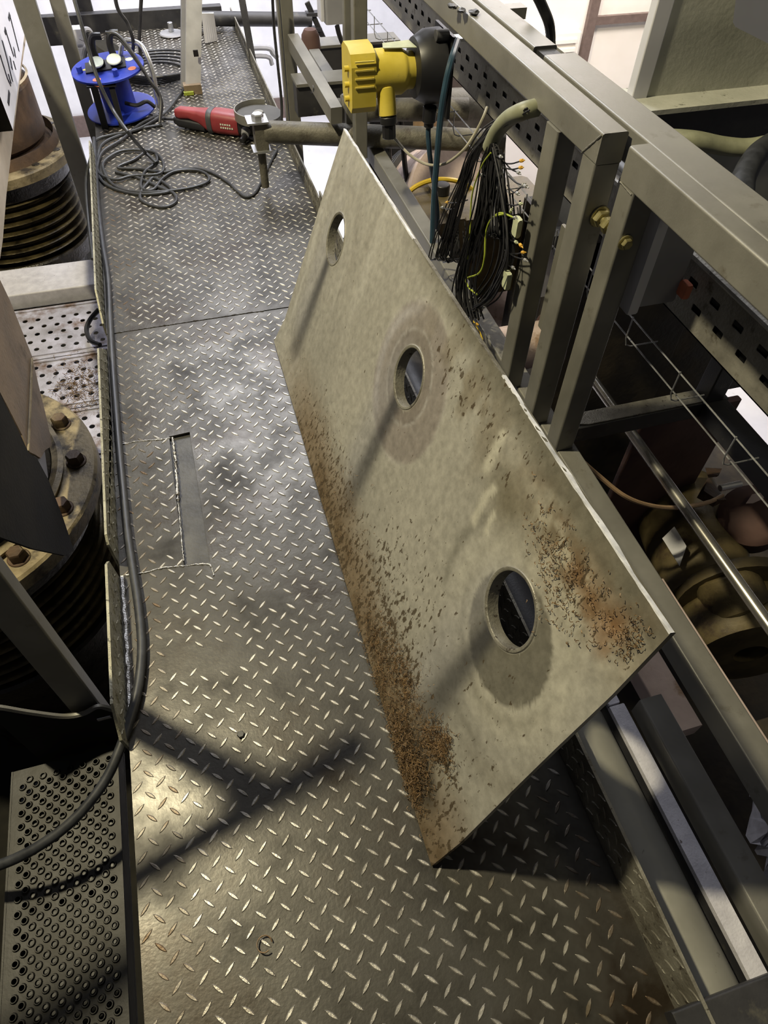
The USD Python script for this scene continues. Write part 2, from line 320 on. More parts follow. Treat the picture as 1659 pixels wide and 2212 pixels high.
# partition with brown frame behind the handrail, top right
WY = 5.6
wr = Thing('wall_right', 'warm white partition with brown frame bars behind the cable tray', 'wall', (*at(1200, 240, WY)[:2], -2.6), kind='structure')
a, b = at(1080, 0, WY), at(1700, 400, WY)
wr.part('wall_panel', bx(a[0] - 0.2, b[0] + 2.5, WY, WY + 0.06, -2.6, 2.2), 'wall_warm')
q0, q1 = at(1271, -20, WY), at(1243, 170, WY)
wr.part('frame_bar', bx(q1[0] - 0.02, q1[0] + 0.055, WY - 0.04, WY, -2.6, 2.0), 'frame_brown')
q2 = at(1330, 40, WY)
wr.part('frame_bar', bx(q1[0] + 0.05, q1[0] + 1.2, WY - 0.035, WY, q2[2] - 0.025, q2[2] + 0.03), 'frame_brown')
lp = at(1205, 85, WY); lw = wr.part('louvre', bx(lp[0] - .32, lp[0] + .16, WY - .06, WY, lp[2] - .16, lp[2] + .06, .008), 'wall_warm')
for k in range(3):
    wr.part('louvre_slat', bx(lp[0] - .29, lp[0] + .13, WY - .075, WY - .055, lp[2] - .13 + k * .06, lp[2] - .105 + k * .06), 'frame_brown' if k == 0 else 'wall_warm', parent=lw)

# ================================================================ WALKWAY
XL, XR, Y0, Y1 = -0.34, 0.512, -0.7, 5.1
PITCH = 0.03131 * CH
REC = [on(p, 2, 0)[:2] for p in ((370, 940), (410, 935), (455, 1213), (395, 1222))]
rx0, rx1 = (REC[0][0] + REC[3][0]) / 2, (REC[1][0] + REC[2][0]) / 2
ry0, ry1 = (REC[2][1] + REC[3][1]) / 2, (REC[0][1] + REC[1][1]) / 2
rec = Polygon([(rx0 - .004, ry0), (rx1, ry0 - .004), (rx1 - .001, ry1 + .002), (rx0, ry1 - .002)])
SEAM = 2.047
walk = Thing('floor', 'steel tread-plate walkway running away between the pumps and the handrail', 'walkway', (0, 0, 0), kind='structure')
near = sbox(XL, Y0, XR, SEAM).difference(rec)
E3 = np.eye(3)
walk.part('plate', prism(near, 0.006, (0, 0, -0.006), *E3), 'floor', smooth=False)
walk.part('plate', prism(sbox(XL, SEAM + .003, XR, Y1), 0.006, (0, 0, -0.0045), *E3), 'floor', smooth=False)
walk.part('patch_plate', bx(rx0 - .03, rx1 + .03, ry0 - .03, ry1 + .03, -0.02, -0.0105), 'recess', label='smooth dark strip let into the tread plate')
walk.part('support_beam', bx(XL + .03, XL + .09, Y0, Y1, -.15, -.0105), 'black_steel')
walk.part('support_beam', bx(XR - .09, XR - .03, Y0, Y1, -.15, -.0105), 'black_steel')

def lozenge(c, ang, L=.0285, W=.0078, h=.0017):
    t = np.array([-.5, -.28, 0, .28, .5]); w = np.array([.04, .36, .5, .36, .04])
    out = [(x * L, y * W) for x, y in zip(t, w)] + [(x * L, -y * W) for x, y in zip(t[::-1], w[::-1])]
    top = [(x * .80, y * .55) for x, y in out]; n = len(out)
    V = np.array([(x, y, 0) for x, y in out] + [(x, y, h) for x, y in top] + [(0, 0, h)])
    F = []
    for i in range(n):
        j = (i + 1) % n; F += [(i, j, n + j), (i, n + j, n + i), (2 * n, n + i, n + j)]
    ca, sa = math.cos(ang), math.sin(ang)
    V = np.c_[V[:, 0] * ca - V[:, 1] * sa, V[:, 0] * sa + V[:, 1] * ca, V[:, 2]] + np.array(c)
    return V, np.array(F)

def pattern(x0, x1, y0, y1, ph):
    out = []
    for i in range(int(np.floor((x0 - ph[0]) / PITCH)) - 1, int(np.ceil((x1 - ph[0]) / PITCH)) + 1):
        for j in range(int(np.floor((y0 - ph[1]) / PITCH)) - 1, int(np.ceil((y1 - ph[1]) / PITCH)) + 1):
            for o, a in ((0, -1), (.5, 1)):
                x, y = ph[0] + (i + o) * PITCH, ph[1] + (j + o) * PITCH
                if x0 + .010 < x < x1 - .010 and y0 + .010 < y < y1 - .010: out.append((x, y, a))
    return out
PH = on((627.5, 1732.9), 2, 0)[:2]
recb = rec.buffer(.008)
loz = [(x, y, a, 0.0) for x, y, a in pattern(XL, XR, Y0, SEAM, PH) if not recb.contains(Point(x, y))]
loz += [(x, y, a, 0.0015) for x, y, a in pattern(XL, XR, SEAM + .004, Y1, PH + np.array([.013, .017]))]
def pix(P):
    q = RC @ (np.asarray(P, float) - CAM); return q[:2] / q[2] * FPX + CEN, q[2]
vis = []
for k, (x, y, a, z) in enumerate(loz):
    (u, v), d = pix((x, y, z))
    inside = 0 <= u <= 1659 and 0 <= v <= 2212
    hid = (x > .21 and y > .22)                      # behind the leaning plate
    vis.append((0 if inside and not hid else 1, d, k))
vis.sort(); singles = {k for _, _, k in vis[:300]}
groups = {'lozenge': [[], []], 'lozenge_dirty': [[], []]}
for k, (x, y, a, z) in enumerate(loz):
    wear = meshkit.noise(np.array([[x * 9, y * 9, 3.]]))[0]
    if wear < .10 and x < 0.1: continue               # worn away
    L, h = .0285 + RNG.normal(0, .0007), .0019 * (.75 + .5 * wear)
    dirty = x < XL + .10 + .05 * (wear - .5) or (x > .40 and y < .3)
    V, F = lozenge((x + RNG.normal(0, .0004), y + RNG.normal(0, .0004), z - .0001), a * math.pi / 4 + RNG.normal(0, .02), L, .0078 + RNG.normal(0, .0003), h if not dirty else h * .7)
    m = 'lozenge_dirty' if dirty else 'lozenge'
    if k in singles: walk.part('tread_bar', trimesh.Trimesh(V, F, process=False), m, smooth=False)
    else: groups[m][0].append(V); groups[m][1].append(F)
def merged(VF):
    o, F = 0, []
    for v, f in zip(*VF): F.append(f + o); o += len(v)
    return trimesh.Trimesh(np.vstack(VF[0]), np.vstack(F), process=False)
for m, VF in groups.items():
    if VF[0]: walk.part('tread_bars', merged(VF), m, kind='stuff', smooth=False)

def bead(pts, r, jit=.35, step=.006):
    P = spline(pts, 6); L = np.r_[0, np.cumsum(np.linalg.norm(np.diff(P, axis=0), axis=1))]
    s = np.arange(0, L[-1], step); P = np.c_[[np.interp(s, L, P[:, k]) for k in range(3)]].T
    P = P + RNG.normal(0, r * jit, P.shape) * [1, 1, .2]
    return tube(P, r * (1 + RNG.normal(0, jit, len(P))).clip(.3, 2), 6, smooth=False)
walk.part('weld_seam', bead(PZ(.001, (373, 945), (380, 1010), (384, 1080)), .0035), 'weld', label='bright ragged weld along the left edge of the patch strip')
walk.part('weld_seam', bead(PZ(.0005, (384, 1080), (391, 1150), (397, 1215)), .0016), 'weld')
walk.part('weld_seam', bead(PZ(.0005, (252, 962), (300, 953), (340, 950), (370, 946)), .0018), 'weld')
walk.part('weld_seam', bead(PZ(.0005, (272, 1243), (310, 1238), (350, 1227), (400, 1222), (440, 1218), (455, 1222), (463, 1246)), .0022), 'weld')
walk.part('weld_seam', bead([(XL + .01, SEAM + .002, 0), (.1, SEAM + .004, 0), (.19, SEAM, 0)], .0022), 'floor')
# grey dust seam along the left edge
walk.part('edge_fillet', bead([(XL + .006, .66, .001), (XL + .008, .9, .001), (XL + .006, 1.05, .001)], .006, .15, .01), 'weld')
# little dark nut and a curl of wire lying on the plate
# ---- kick plates
def kick(name, label, x, y0, y1, z0, z1, m, inward, cham=(0, 0), lean=0.0, lz=True):
    t = Thing(name, label, 'kick plate', (x, (y0 + y1) / 2, z0), kind='structure')
    prof = Polygon([(y0, z0), (y1, z0), (y1, z1 - cham[1] * .8), (y1 - cham[1], z1), (y0 + cham[0], z1), (y0, z1 - cham[0] * .8)])
    n = np.array([inward, 0, 0.0])
    msh = prism(prof, .006, (x, 0, 0), (0, 1, 0), (0, 0, 1), (-inward, 0, 0))
    msh.vertices[:, 0] += -inward * lean * (msh.vertices[:, 2] - z0)
    t.part('sheet', msh, m, smooth=False)
    if lz:
        VV = [[], []]
        for yy, zz, a in pattern(y0, y1, z0, z1, (y0 + .02, z0 + .02)):
            if not prof.buffer(-.008).contains(Point(yy, zz)): continue
            V, F = lozenge((0, 0, 0), a * math.pi / 4, h=.0016)
            W = np.c_[np.full(len(V), x) + inward * V[:, 2] - inward * lean * (zz - z0), yy + V[:, 0] * 1.0, zz + V[:, 1]]
            if inward < 0: F = F[:, ::-1]
            VV[0].append(W); VV[1].append(F)
        if VV[0]: t.part('tread_bars', merged(VV), m, kind='stuff', smooth=False)
    return t
kick('trim_1', 'dirty right-hand tread-plate kick plate beyond the leaning plate and down to the bottom right corner', XR, Y0, 2.6, 0, .122, 'kick', -1)
t = kick('trim_2', 'far right-hand kick plate with rust specks, beside the cut-off disc', XR, 2.62, Y1, 0, .085, 'kick', -1)
kick('trim_3', 'nearest left kick plate, olive grey with a pointed far end', XL, .62, 1.052, -.03, .086, 'kick_left', 1, (.06, .02), .05)
kick('trim_4', 'middle left kick plate beside the patched strip, tapering to a spike', XL, 1.09, 2.06, -.03, .10, 'kick_left', 1, (.02, .22))
kick('trim_5', 'farthest left kick plate, beside the tangle of black cable', XL - .002, 2.08, 3.36, -.03, .095, 'kick_left', 1, (.09, .02))

# ================================================================ LEANING PLATE WITH HOLES
TH = math.radians(20); PO = np.array([.2, 0, .0025])
EV, EU, EN = np.array([0, 1., 0]), np.array([math.sin(TH), 0, math.cos(TH)]), np.array([-math.cos(TH), 0, math.sin(TH)])
def on_plate(p):
    d = ray(p); k = ((PO - CAM) @ EN) / (d @ EN); q = CAM + k * d - PO; return np.array([q @ EV, q @ EU])
def P3(v, u, w=0): return PO + v * EV + u * EU + w * EN
outline = [(1.865, 0), (1.844, .688), (1.2, .704), (.7, .722), (.279, .732), (.268, .60), (.261, .449), (.25, .25), (.236, 0)]
HOLES = [(1.660, .478, .0645), (1.040, .508, .0635), (.476, .490, .0650)]
poly = Polygon(outline)
for v, u, r in HOLES: poly = poly.difference(Point(v, u).buffer(r, 24))
cs = manifold3d.CrossSection([np.array(poly.exterior.coords)[:-1].tolist()] + [np.array(i.coords)[:-1].tolist() for i in poly.interiors], manifold3d.FillRule.EvenOdd)
pm = man(manifold3d.Manifold.extrude(cs, .009).refine_to_length(.0075))
V = pm.vertices.copy()
uc = lambda v: .098 + .012 * np.sin(v * 2)          # the fold above the bottom edge
bend = .14 * np.maximum(0, uc(V[:, 0]) - V[:, 1]) + .006 * np.sin(V[:, 0] * 2.2) * V[:, 1]
wave = .0025 * (meshkit.fbm(np.c_[V[:, 0] * 3, V[:, 1] * 3, V[:, 0] * 0], 3) - .5)
world = PO + V[:, :1] * EV + V[:, 1:2] * EU + (V[:, 2:] - .009 + bend[:, None] + wave[:, None]) * EN
pl = trimesh.Trimesh(world, pm.faces, process=False)
if pl.volume < 0: pl.invert()

def fb(v, u, s, seed, sv=1.0, su=1.0, o=4): return meshkit.fbm(np.c_[v * s * sv, u * s * su, np.full(len(v), seed * 7.3)], o, seed)
def sm(x, a, b): t = np.clip((x - a) / (b - a), 0, 1); return t * t * (3 - 2 * t)
def paint_plate(v, u):
    n1, n2, n3 = fb(v, u, 4, 1), fb(v, u, 14, 2), fb(v, u, 40, 3)
    streak = fb(v, u, 26, 4, 1.0, .16)
    col = np.array([.33, .318, .275]) * (.78 + .40 * n1[:, None])
    col *= (.92 + .16 * streak[:, None]); speck = np.full(len(v), -.012) + .07 * (n1 - .5)
    def lay(c, k):
        nonlocal col
        k = np.clip(k, 0, 1)[:, None]; col = col * (1 - k) + np.array(c) * k
    # pale handling patches towards the far tip
    lay((.42, .41, .37), .6 * sm(streak, .5, .72) * sm(v, 1.1, 1.7))
    lay((.15, .135, .105), .75 * sm(fb(v, u, 6, 9, 1, .5), .52, .72) * sm(u, .35, .6) * sm(v, .3, 1.0))
    # rings of wear round each hole
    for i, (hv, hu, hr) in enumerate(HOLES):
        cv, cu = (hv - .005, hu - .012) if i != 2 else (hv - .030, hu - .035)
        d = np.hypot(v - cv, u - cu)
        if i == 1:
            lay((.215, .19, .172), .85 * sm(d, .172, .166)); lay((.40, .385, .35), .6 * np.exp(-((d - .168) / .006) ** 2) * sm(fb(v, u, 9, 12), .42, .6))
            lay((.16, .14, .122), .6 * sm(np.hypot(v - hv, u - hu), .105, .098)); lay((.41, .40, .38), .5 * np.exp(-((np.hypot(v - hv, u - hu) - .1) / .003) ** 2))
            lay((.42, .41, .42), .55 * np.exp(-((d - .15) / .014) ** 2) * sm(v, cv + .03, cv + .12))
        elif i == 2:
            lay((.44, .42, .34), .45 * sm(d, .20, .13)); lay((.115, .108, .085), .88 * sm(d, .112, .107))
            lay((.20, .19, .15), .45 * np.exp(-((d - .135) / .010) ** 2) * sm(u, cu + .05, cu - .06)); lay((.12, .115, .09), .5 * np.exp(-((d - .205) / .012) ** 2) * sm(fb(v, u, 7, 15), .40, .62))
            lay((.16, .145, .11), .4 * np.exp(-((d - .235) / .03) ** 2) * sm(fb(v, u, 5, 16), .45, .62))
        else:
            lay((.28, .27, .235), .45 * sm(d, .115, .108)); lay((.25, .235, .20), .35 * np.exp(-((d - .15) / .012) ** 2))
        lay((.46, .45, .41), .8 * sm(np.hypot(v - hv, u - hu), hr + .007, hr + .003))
        # dark band below the hole: a cast shadow painted into the colour
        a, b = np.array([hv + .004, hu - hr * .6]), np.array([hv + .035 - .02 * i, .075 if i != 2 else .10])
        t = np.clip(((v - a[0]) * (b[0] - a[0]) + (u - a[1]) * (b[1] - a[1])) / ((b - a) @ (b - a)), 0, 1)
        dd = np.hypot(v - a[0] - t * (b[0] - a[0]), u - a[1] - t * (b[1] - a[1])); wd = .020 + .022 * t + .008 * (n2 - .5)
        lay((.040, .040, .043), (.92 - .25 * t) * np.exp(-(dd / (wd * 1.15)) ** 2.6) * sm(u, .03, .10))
        lay((.27, .27, .29), .35 * np.exp(-((dd - .06) / .05) ** 2) * sm(v, a[0] - .01, a[0] + .04) * sm(u, .05, .2))  # bluish sheen beside the band, painted into the colour
    # brown grime along the foot of the sheet
    g = sm(u + .08 * (n2 - .5), .20, .03) * sm(v, 1.86, 1.35)
    lay((.15, .105, .058), .85 * g); lay((.10, .065, .03), .7 * sm(n2, .45, .62) * sm(u + .05 * (n3 - .5), .11, .02) * sm(v, 1.7, 1.2))
    speck += .16 * sm(u, .26, .05) * sm(v, 1.8, 1.3)
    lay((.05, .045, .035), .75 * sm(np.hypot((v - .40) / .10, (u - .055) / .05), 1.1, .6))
    # crusted rust towards the near top corner
    cz = np.exp(-(((v - .43) / .17) ** 2 + ((u - .655) / .055) ** 2))
    lay((.42, .37, .26), .6 * cz); lay((.12, .09, .052), .9 * cz * sm(n3, .42, .58)); lay((.17, .085, .03), .6 * cz * sm(n2, .54, .66)); speck += .14 * cz
    c2 = np.exp(-(((v - .62) / .07) ** 2 + ((u - .60) / .05) ** 2)); lay((.13, .115, .075), .8 * c2)
    c3 = np.exp(-(((v - .82) / .22) ** 2 + ((u - .64) / .09) ** 2)); lay((.17, .145, .10), .75 * c3 * sm(fb(v, u, 18, 21, 1, .6), .48, .62)); speck += .14 * c3
    c4 = np.exp(-(((v - .31) / .05) ** 2 + ((u - .68) / .06) ** 2)); lay((.22, .10, .03), .8 * c4 * sm(n2, .45, .60))
    speck += .10 * sm(v, 1.3, .8) * sm(u, .62, .2) * sm(n1, .4, .6)
    # dirty band under the cut edge, pale drips
    lay((.10, .092, .065), .8 * sm(u + .04 * (n2 - .5), .655, .712) * sm(v, 1.5, .9))
    for pv, pu, l, w in ((.655, .585, .10, .010), (.70, .66, .09, .012), (.615, .555, .05, .007)):
        k = np.exp(-((v - pv - .004 * np.sin(u * 60)) / w) ** 4) * sm(u, pu - l, pu - l + .02) * sm(u, pu + .01, pu); lay((.47, .45, .37), .85 * k)
    return col, speck
v_, u_ = V[:, 0], V[:, 1]
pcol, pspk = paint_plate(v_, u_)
lean = Thing('steel_plate', 'large stained steel sheet with three round holes leaning across the walkway', 'steel plate', P3(1.05, 0))
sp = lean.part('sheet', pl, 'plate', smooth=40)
def put_paint(path, mesh, col, spk, base):
    """primvars follow the vertices that smooth shading split"""
    g = UsdGeom.Mesh.Get(stage, path); P = np.array(g.GetPointsAttr().Get()) + base
    from scipy.spatial import cKDTree
    _, i = cKDTree(mesh.vertices).query(P)
    api = UsdGeom.PrimvarsAPI(g)
    api.CreatePrimvar('paint', Sdf.ValueTypeNames.Color3fArray, 'vertex').Set(Vt.Vec3fArray.FromNumpy(col[i].astype(np.float32)))
    api.CreatePrimvar('speck', Sdf.ValueTypeNames.FloatArray, 'vertex').Set(Vt.FloatArray.FromNumpy(spk[i].astype(np.float32)))
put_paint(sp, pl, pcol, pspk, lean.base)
# fresh-cut top edge: bright, slightly ragged
def edge_strip(a, b, n, w, t, jag):
    P = np.linspace(a, b, n); V, F = [], []
    for k, (v, u) in enumerate(P):
        j = RNG.normal(0, jag, 4); lo = -.0025 - .0065 * meshkit.noise(np.array([[v * 22, 1., 4.]]))[0]; s = .006 * math.sin(v * 2.2) * u
        for (du, dw), e in zip(((-.002, t), (w, t), (w, lo), (-.002, lo)), j): V.append(P3(v, u + du + e, dw + s + e * .5))
    for k in range(n - 1):
        for i in range(4):
            q = (i + 1) % 4; F += [(k * 4 + i, k * 4 + q, k * 4 + 4 + q), (k * 4 + i, k * 4 + 4 + q, k * 4 + 4 + i)]
    F += [(0, 1, 2), (0, 2, 3)] + [(4 * n - 4, 4 * n - 2, 4 * n - 3), (4 * n - 4, 4 * n - 1, 4 * n - 2)]
    m = trimesh.Trimesh(V, F, process=False)
    if m.volume < 0: m.invert()
    return m
for k_, ((va, ua), (vb, ub)) in enumerate((((1.844, .688), (1.25, .7026)), ((1.25, .7026), (.78, .719)), ((.78, .719), (.279, .732)))):
    lean.part('cut_edge', edge_strip((va, ua), (vb, ub), 46, .0012, .0006, .0004), 'kick' if k_ == 1 else 'cut_edge', label='dull dirty stretch of the top edge' if k_ == 1 else 'bright freshly cut top edge', smooth=False)
for i, (hv, hu, hr) in enumerate(HOLES):
    s = .006 * math.sin(hv * 2.2) * hu
    lean.part('hole_collar', lathe([(hr - .003, -.022), (hr - .003, .0), (hr - .001, .0016), (hr + .003, .0016), (hr + .0045, 0), (hr + .0045, -.008), (hr, -.009), (hr, -.022)], P3(hv, hu, s), EN, 56), 'kick', smooth=40)

# rusty shavings: what collected at the foot of the plate
def shavings(n, spots, name, label, L=(.004, .014), r=.00055):
    VV = [[], []]
    for k in range(n):
        v0, u0, sv, su = spots[RNG.integers(len(spots))]
        v, u = v0 + RNG.normal(0, sv), max(.002, u0 + RNG.normal(0, su))
        if not (.285 < v < 1.82 and u < .715): continue
        w = .14 * max(0, .1 - u) + abs(RNG.normal(0, .0035)) + .002 + .006 * math.sin(v * 2.2) * u
        d = RNG.normal(0, 1, 3) * [1, 1, .45]; d /= np.linalg.norm(d); e = np.cross(d, RNG.normal(0, 1, 3)); e /= np.linalg.norm(e)
        l = RNG.uniform(*L); P = [P3(v, u, w) + (d[0] * EV + d[1] * EU + d[2] * EN) * l * s + (e[0] * EV + e[1] * EU + abs(e[2]) * EN) * l * .5 * math.cos(s * 3) for s in (-.5, -.17, .17, .5)]
        m = tube(P, r, 3, smooth=False); VV[0].append(m.vertices); VV[1].append(m.faces)
    single(name, merged(VV), 'shaving', label, 'metal shavings', kind='stuff', smooth=False)
c = [on_plate(p) for p in ((870, 1480), (905, 1560), (930, 1640), (960, 1610), (900, 1690), (850, 1420), (935, 1600), (880, 1620))]
shavings(2600, [(c[0][0], c[0][1] + .02, .045, .022), (c[1][0], .05, .03, .02), (c[2][0], .06, .025, .02), (c[3][0], c[3][1], .018, .018), (c[4][0], .03, .03, .014), (c[5][0], .05, .07, .03), (c[6][0], c[6][1], .022, .02), (c[7][0], .02, .05, .012)],
         'metal_shavings', 'heap of brown rusty shavings caught at the foot of the leaning plate, near end')
shavings(700, [(1.2, .06, .2, .05), (.95, .09, .2, .06), (.7, .05, .15, .05), (.55, .12, .12, .05)], 'metal_shavings', 'thin scatter of rusty shavings along the lower edge of the leaning plate', (.003, .008), .0004)
shavings(420, [(.40, .66, .06, .02), (.47, .63, .05, .02), (.31, .675, .018, .02), (.42, .60, .04, .02)], 'metal_shavings', 'rusty crumbs stuck below the near top corner of the leaning plate', (.003, .008), .0006)

# ================================================================ DARK FLOORS ADDED BELOW THE WALKWAY TO BLACK OUT THE HALL FLOOR
struct('floor', bx(.56, 2.9, -1.6, 2.3, -1.45, -1.40), 'tank', 'dark floor sheet added below the right-hand frames to black out the bright hall floor', 'floor')
struct('floor', bx(-2.6, -.30, -1.6, 6.4, -1.45, -1.40), 'dark_panel', 'dark floor sheet added under the pumps on the left to black out the bright hall floor', 'floor')

# ================================================================ RIGHT-HAND HANDRAIL FRAMES
B = .0048
def frame_thing(name, label, cat='handrail', base=(.75, 1, .2)):
    return Thing(name, label, cat, base)
f1 = frame_thing('handrail_frame', 'grey box-section handrail frame whose mitred end stands behind the hanging wires', base=(.753, 1.12, .2))
f1.part('top_rail', bx(.727, .779, 1.10, 3.6, .845, .900, B), 'rail')
f1.part('post', bx(.727, .779, 1.10, 1.152, .201, .846, B), 'rail')
f1.part('post', bx(.722, .768, 1.245, 1.300, .201, .846, B), 'rail')
f1.part('mitre_weld', bead([(.7265, 1.154, .846), (.7265, 1.128, .872), (.7265, 1.101, .899)], .0018, .2), 'rail')
f1.part('hinge_plate', bx(.770, .778, 1.18, 1.235, .40, .66, .002), 'rail')
# two stones-sized lumps of dirt on the rail
f2 = frame_thing('handrail_frame', 'nearest handrail frame, bolted to its neighbour and running out of the picture on the right', base=(.775, 1.02, .2))
f2.part('top_rail', bx(.750, .800, -.25, 1.047, .838, .900, B), 'rail')
f2.part('post', bx(.750, .800, .997, 1.047, .201, .839, B), 'rail')
f2.part('seam_weld', bead([(.7495, 1.044, .84), (.7495, 1.000, .836)], .0014, .2), 'rail')
bp = on((1290, 462), 0, .765)
bq = f2.part('bolt', cyl((.765, 1.048, bp[2]), (.765, 1.094, bp[2]), .008, 12), 'brass', label='yellow-zinc bolt bridging the gap between the two frames')
f2.part('nut', hexbolt((.765, 1.0965, bp[2]), (0, -1, 0), .017, .013), 'brass', parent=bq); f2.part('washer', cyl((.765, 1.0995, bp[2]), (.765, 1.0965, bp[2]), .021, 16), 'brass', parent=bq); f2.part('nut', hexbolt((.765, 1.070, bp[2]), (0, -1, 0), .016, .014), 'brass', parent=bq)
b2 = at(1350, 523, .997)
bq = f2.part('bolt', hexbolt((b2[0], .9935, b2[2]), (0, -1, 0), .0105, .009), 'brass', label='small yellow-zinc bolt head on the post')
f2.part('washer', cyl((b2[0], .9965, b2[2]), (b2[0], .9935, b2[2]), .015, 16), 'brass', parent=bq)
f0 = frame_thing('handrail_frame', 'far handrail post, double box section, behind the yellow instrument', base=(.73, 2.68, .2))
f0.part('post', bx(.676, .7245, 2.655, 2.70, .201, 1.25, B), 'rail')
f0.part('post', bx(.672, .706, 2.775, 2.81, .201, 1.25, B), 'rail')
beam = Thing('cable_beam', 'long grey box beam running behind the handrail frames, top edge bright', 'beam', (.80, 0, .80))
beam.part('beam', bx(.787, .862, -.25, 1.478, .842, .902, B), 'rail')
beam.part('beam', bx(.787, .842, 1.53, 4.2, .842, .902, B), 'rail')
beam.part('joint_sleeve', bx(.795, .836, 1.47, 1.54, .848, .896, .002), 'black_steel')
beam.part('bracket', bx(.862, .94, .45, .49, .845, .87), 'rail'); beam.part('bracket', bx(.842, .94, 1.9, 1.94, .845, .87), 'rail')
beam.part('bracket', bx(.842, .94, 3.2, 3.24, .845, .87), 'rail')
# flakes of dirt on the rail
for p in ((995, 15), (1014, 25), (1041, 28)):
    q = on(p, 2, .902)
    m = trimesh.creation.icosphere(1, .012); m.vertices *= RNG.uniform(.6, 1.2, (len(m.vertices), 1)) * [1, 1.4, .5]; m.apply_translation((q[0] - .02, q[1], .905))
    single('paint_flake', m, 'dark_grey', f'dark curled flake on the far handrail top, {("leftmost", "middle one", "rightmost")[(995, 1014, 1041).index(p[0])]} of three', 'flake', 'dark flakes on the handrail', smooth=False)

# edge members at deck level
def slab_y(name, label, cat, x0, x1, y0, y1, z0, z1, m, b=B):
    return single(name, bx(x0, x1, y0, y1, z0, z1, b), m, label, cat)
slab_y('edge_beam', 'long grey box beam at deck height that carries the handrail posts', 'beam', .757, .812, -.5, 3.9, .140, .200, 'rail')
slab_y('box_tube', 'short grey box tube with a square-cut far end beside the dusty ledge', 'box tube', .699, .752, -.5, .405, .0, .062, 'rail')
led = Thing('ledge_strip', 'narrow dusty mauve ledge strip beside the lit pipe', 'ledge', (.66, 0, 0))
led.part('strip', bx(.646, .680, -.5, .418, .016, .030, .002), 'rail_dusty'); led.part('strip', bx(.650, .676, .424, 1.8, .012, .024, .002), 'rail_dusty')
led.part('web', bx(.646, .652, -.5, 1.8, -.12, .016), 'black_steel')
lp_ = Thing('conduit_pipe', 'fat steel pipe between the kick plate and the dusty ledge, lit in two patches', 'pipe', (.58, 0, 0))
lp_.part('pipe', cyl((.582, -.5, -.022), (.582, .425, -.022), .060, 40), 'pipe_steel'); lp_.part('pipe', cyl((.582, .43, -.022), (.582, 2.4, -.022), .060, 40), 'black_steel')  # stretch behind the plate coloured black for the shade inside the holes
slab_y('flange_beam', 'pinkish dusty beam lying low between the box tube and the edge beam', 'beam', .90, .99, .40, 1.9, -.32, -.26, 'pink')
slab_y('flange_beam', 'rust-spotted pale beam beyond the edge beam, beside the ochre pump', 'beam', 1.10, 1.155, .2, .84, -.36, -.30, 'pink')
q = on((1600, 2150), 2, .12)
slab_y('cross_bar', 'dark flat bar across the bottom right corner', 'bar', q[0] - .115, q[0] + .4, q[1] - .05, q[1] + .012, .085, .12, 'black_steel')

# black lower frame
lf = Thing('lower_frame', 'black box-section frame below the handrail, with a welded corner', 'frame', (1.42, 1.22, 0))
lf.part('cross_beam', bx(.815, 1.47, 1.205, 1.262, -.03, .03, B), 'black_steel')
lf.part('long_beam', bx(1.385, 1.465, -.35, 1.204, -.03, .03, B), 'black_steel')
lf.part('post', bx(1.385, 1.45, 1.205, 1.262, .03, .60, B), 'black_steel')
lf.part('corner_weld', bead([(1.385, 1.203, .031), (1.39, 1.235, .034), (1.386, 1.262, .031)], .004), 'zinc')
lf.part('gusset', slab([(.83, 1.262, .031), (1.0, 1.21, .031), (1.38, 1.21, .031), (1.38, 1.262, .031)], .004, (0, 0, 1)), 'kick')
lf.part('hanger_cup', cyl((.875, 1.15, .01), (.875, 1.15, .045), .035, 20), 'black_steel'); 
single('polished_rod', cyl((1.213, 1.62, -.1), (1.200, .30, -.1), .0165, 24), 'rod', 'polished round rod passing under the black frame, lit yellow in patches', 'rod')
single('tan_hose', tube([on((1245, 985), 2, .0), on((1290, 1025), 2, -.12), on((1350, 1072), 2, -.2), on((1410, 1093), 2, -.25), on((1470, 1096), 2, -.3), on((1530, 1085), 2, -.35), on((1560, 1070), 2, -.42)], .0075, 8), 'tan_cable', 'thin tan hose sagging from the edge beam towards the rusty machine', 'hose')

# ================================================================ CABLE TRAY
TX = .95
holes = []
for k in range(75):
    y = -.3 + k * .076
    holes += [sbox(y - .013, .634, y + .013, .645).buffer(.002, 1), sbox(y + .025, .594, y + .051, .605).buffer(.002, 1)]
tr = Thing('cable_tray', 'galvanised slotted cable tray side rail, below and behind the handrail', 'cable tray', (TX, 2, .55))
pt = Polygon([(-.4, .552), (4.2, .552), (4.2, .678), (-.4, .678)]).difference(unary_union(holes))
tr.part('side_rail', prism(pt, .002, (TX, 0, 0), (0, 1, 0), (0, 0, 1), (1, 0, 0)), 'tray', smooth=False)
tr.part('rolled_lip', cyl((TX + .004, -.4, .681), (TX + .004, 4.2, .681), .0075, 10), 'tray', label='bright rolled top lip')
tr.part('tray_bed', bx(TX, TX + .26, -.4, 4.2, .552, .555), 'tray')
tr.part('far_side_rail', bx(TX + .26, TX + .262, -.4, 4.2, .552, .678), 'tray')
# wire mesh basket hung under it
wt = Thing('wire_basket', 'bright wire mesh basket hanging below the slotted cable tray', 'wire basket', (.9, 2, .5))
for x, z in ((.912, .50), (.898, .468)):
    wt.part('long_wire', tube([(x, -.3, z), (x, 4.2, z)], .0018, 6, smooth=False), 'zinc')
for k in range(22):
    y = .1 + k * .19
    wt.part('cross_wire', tube([(.885, y, .53), (.885, y, .475), (.892, y, .455), (.905, y, .449), (.975, y, .449)], .0018, 6, smooth=False), 'zinc')

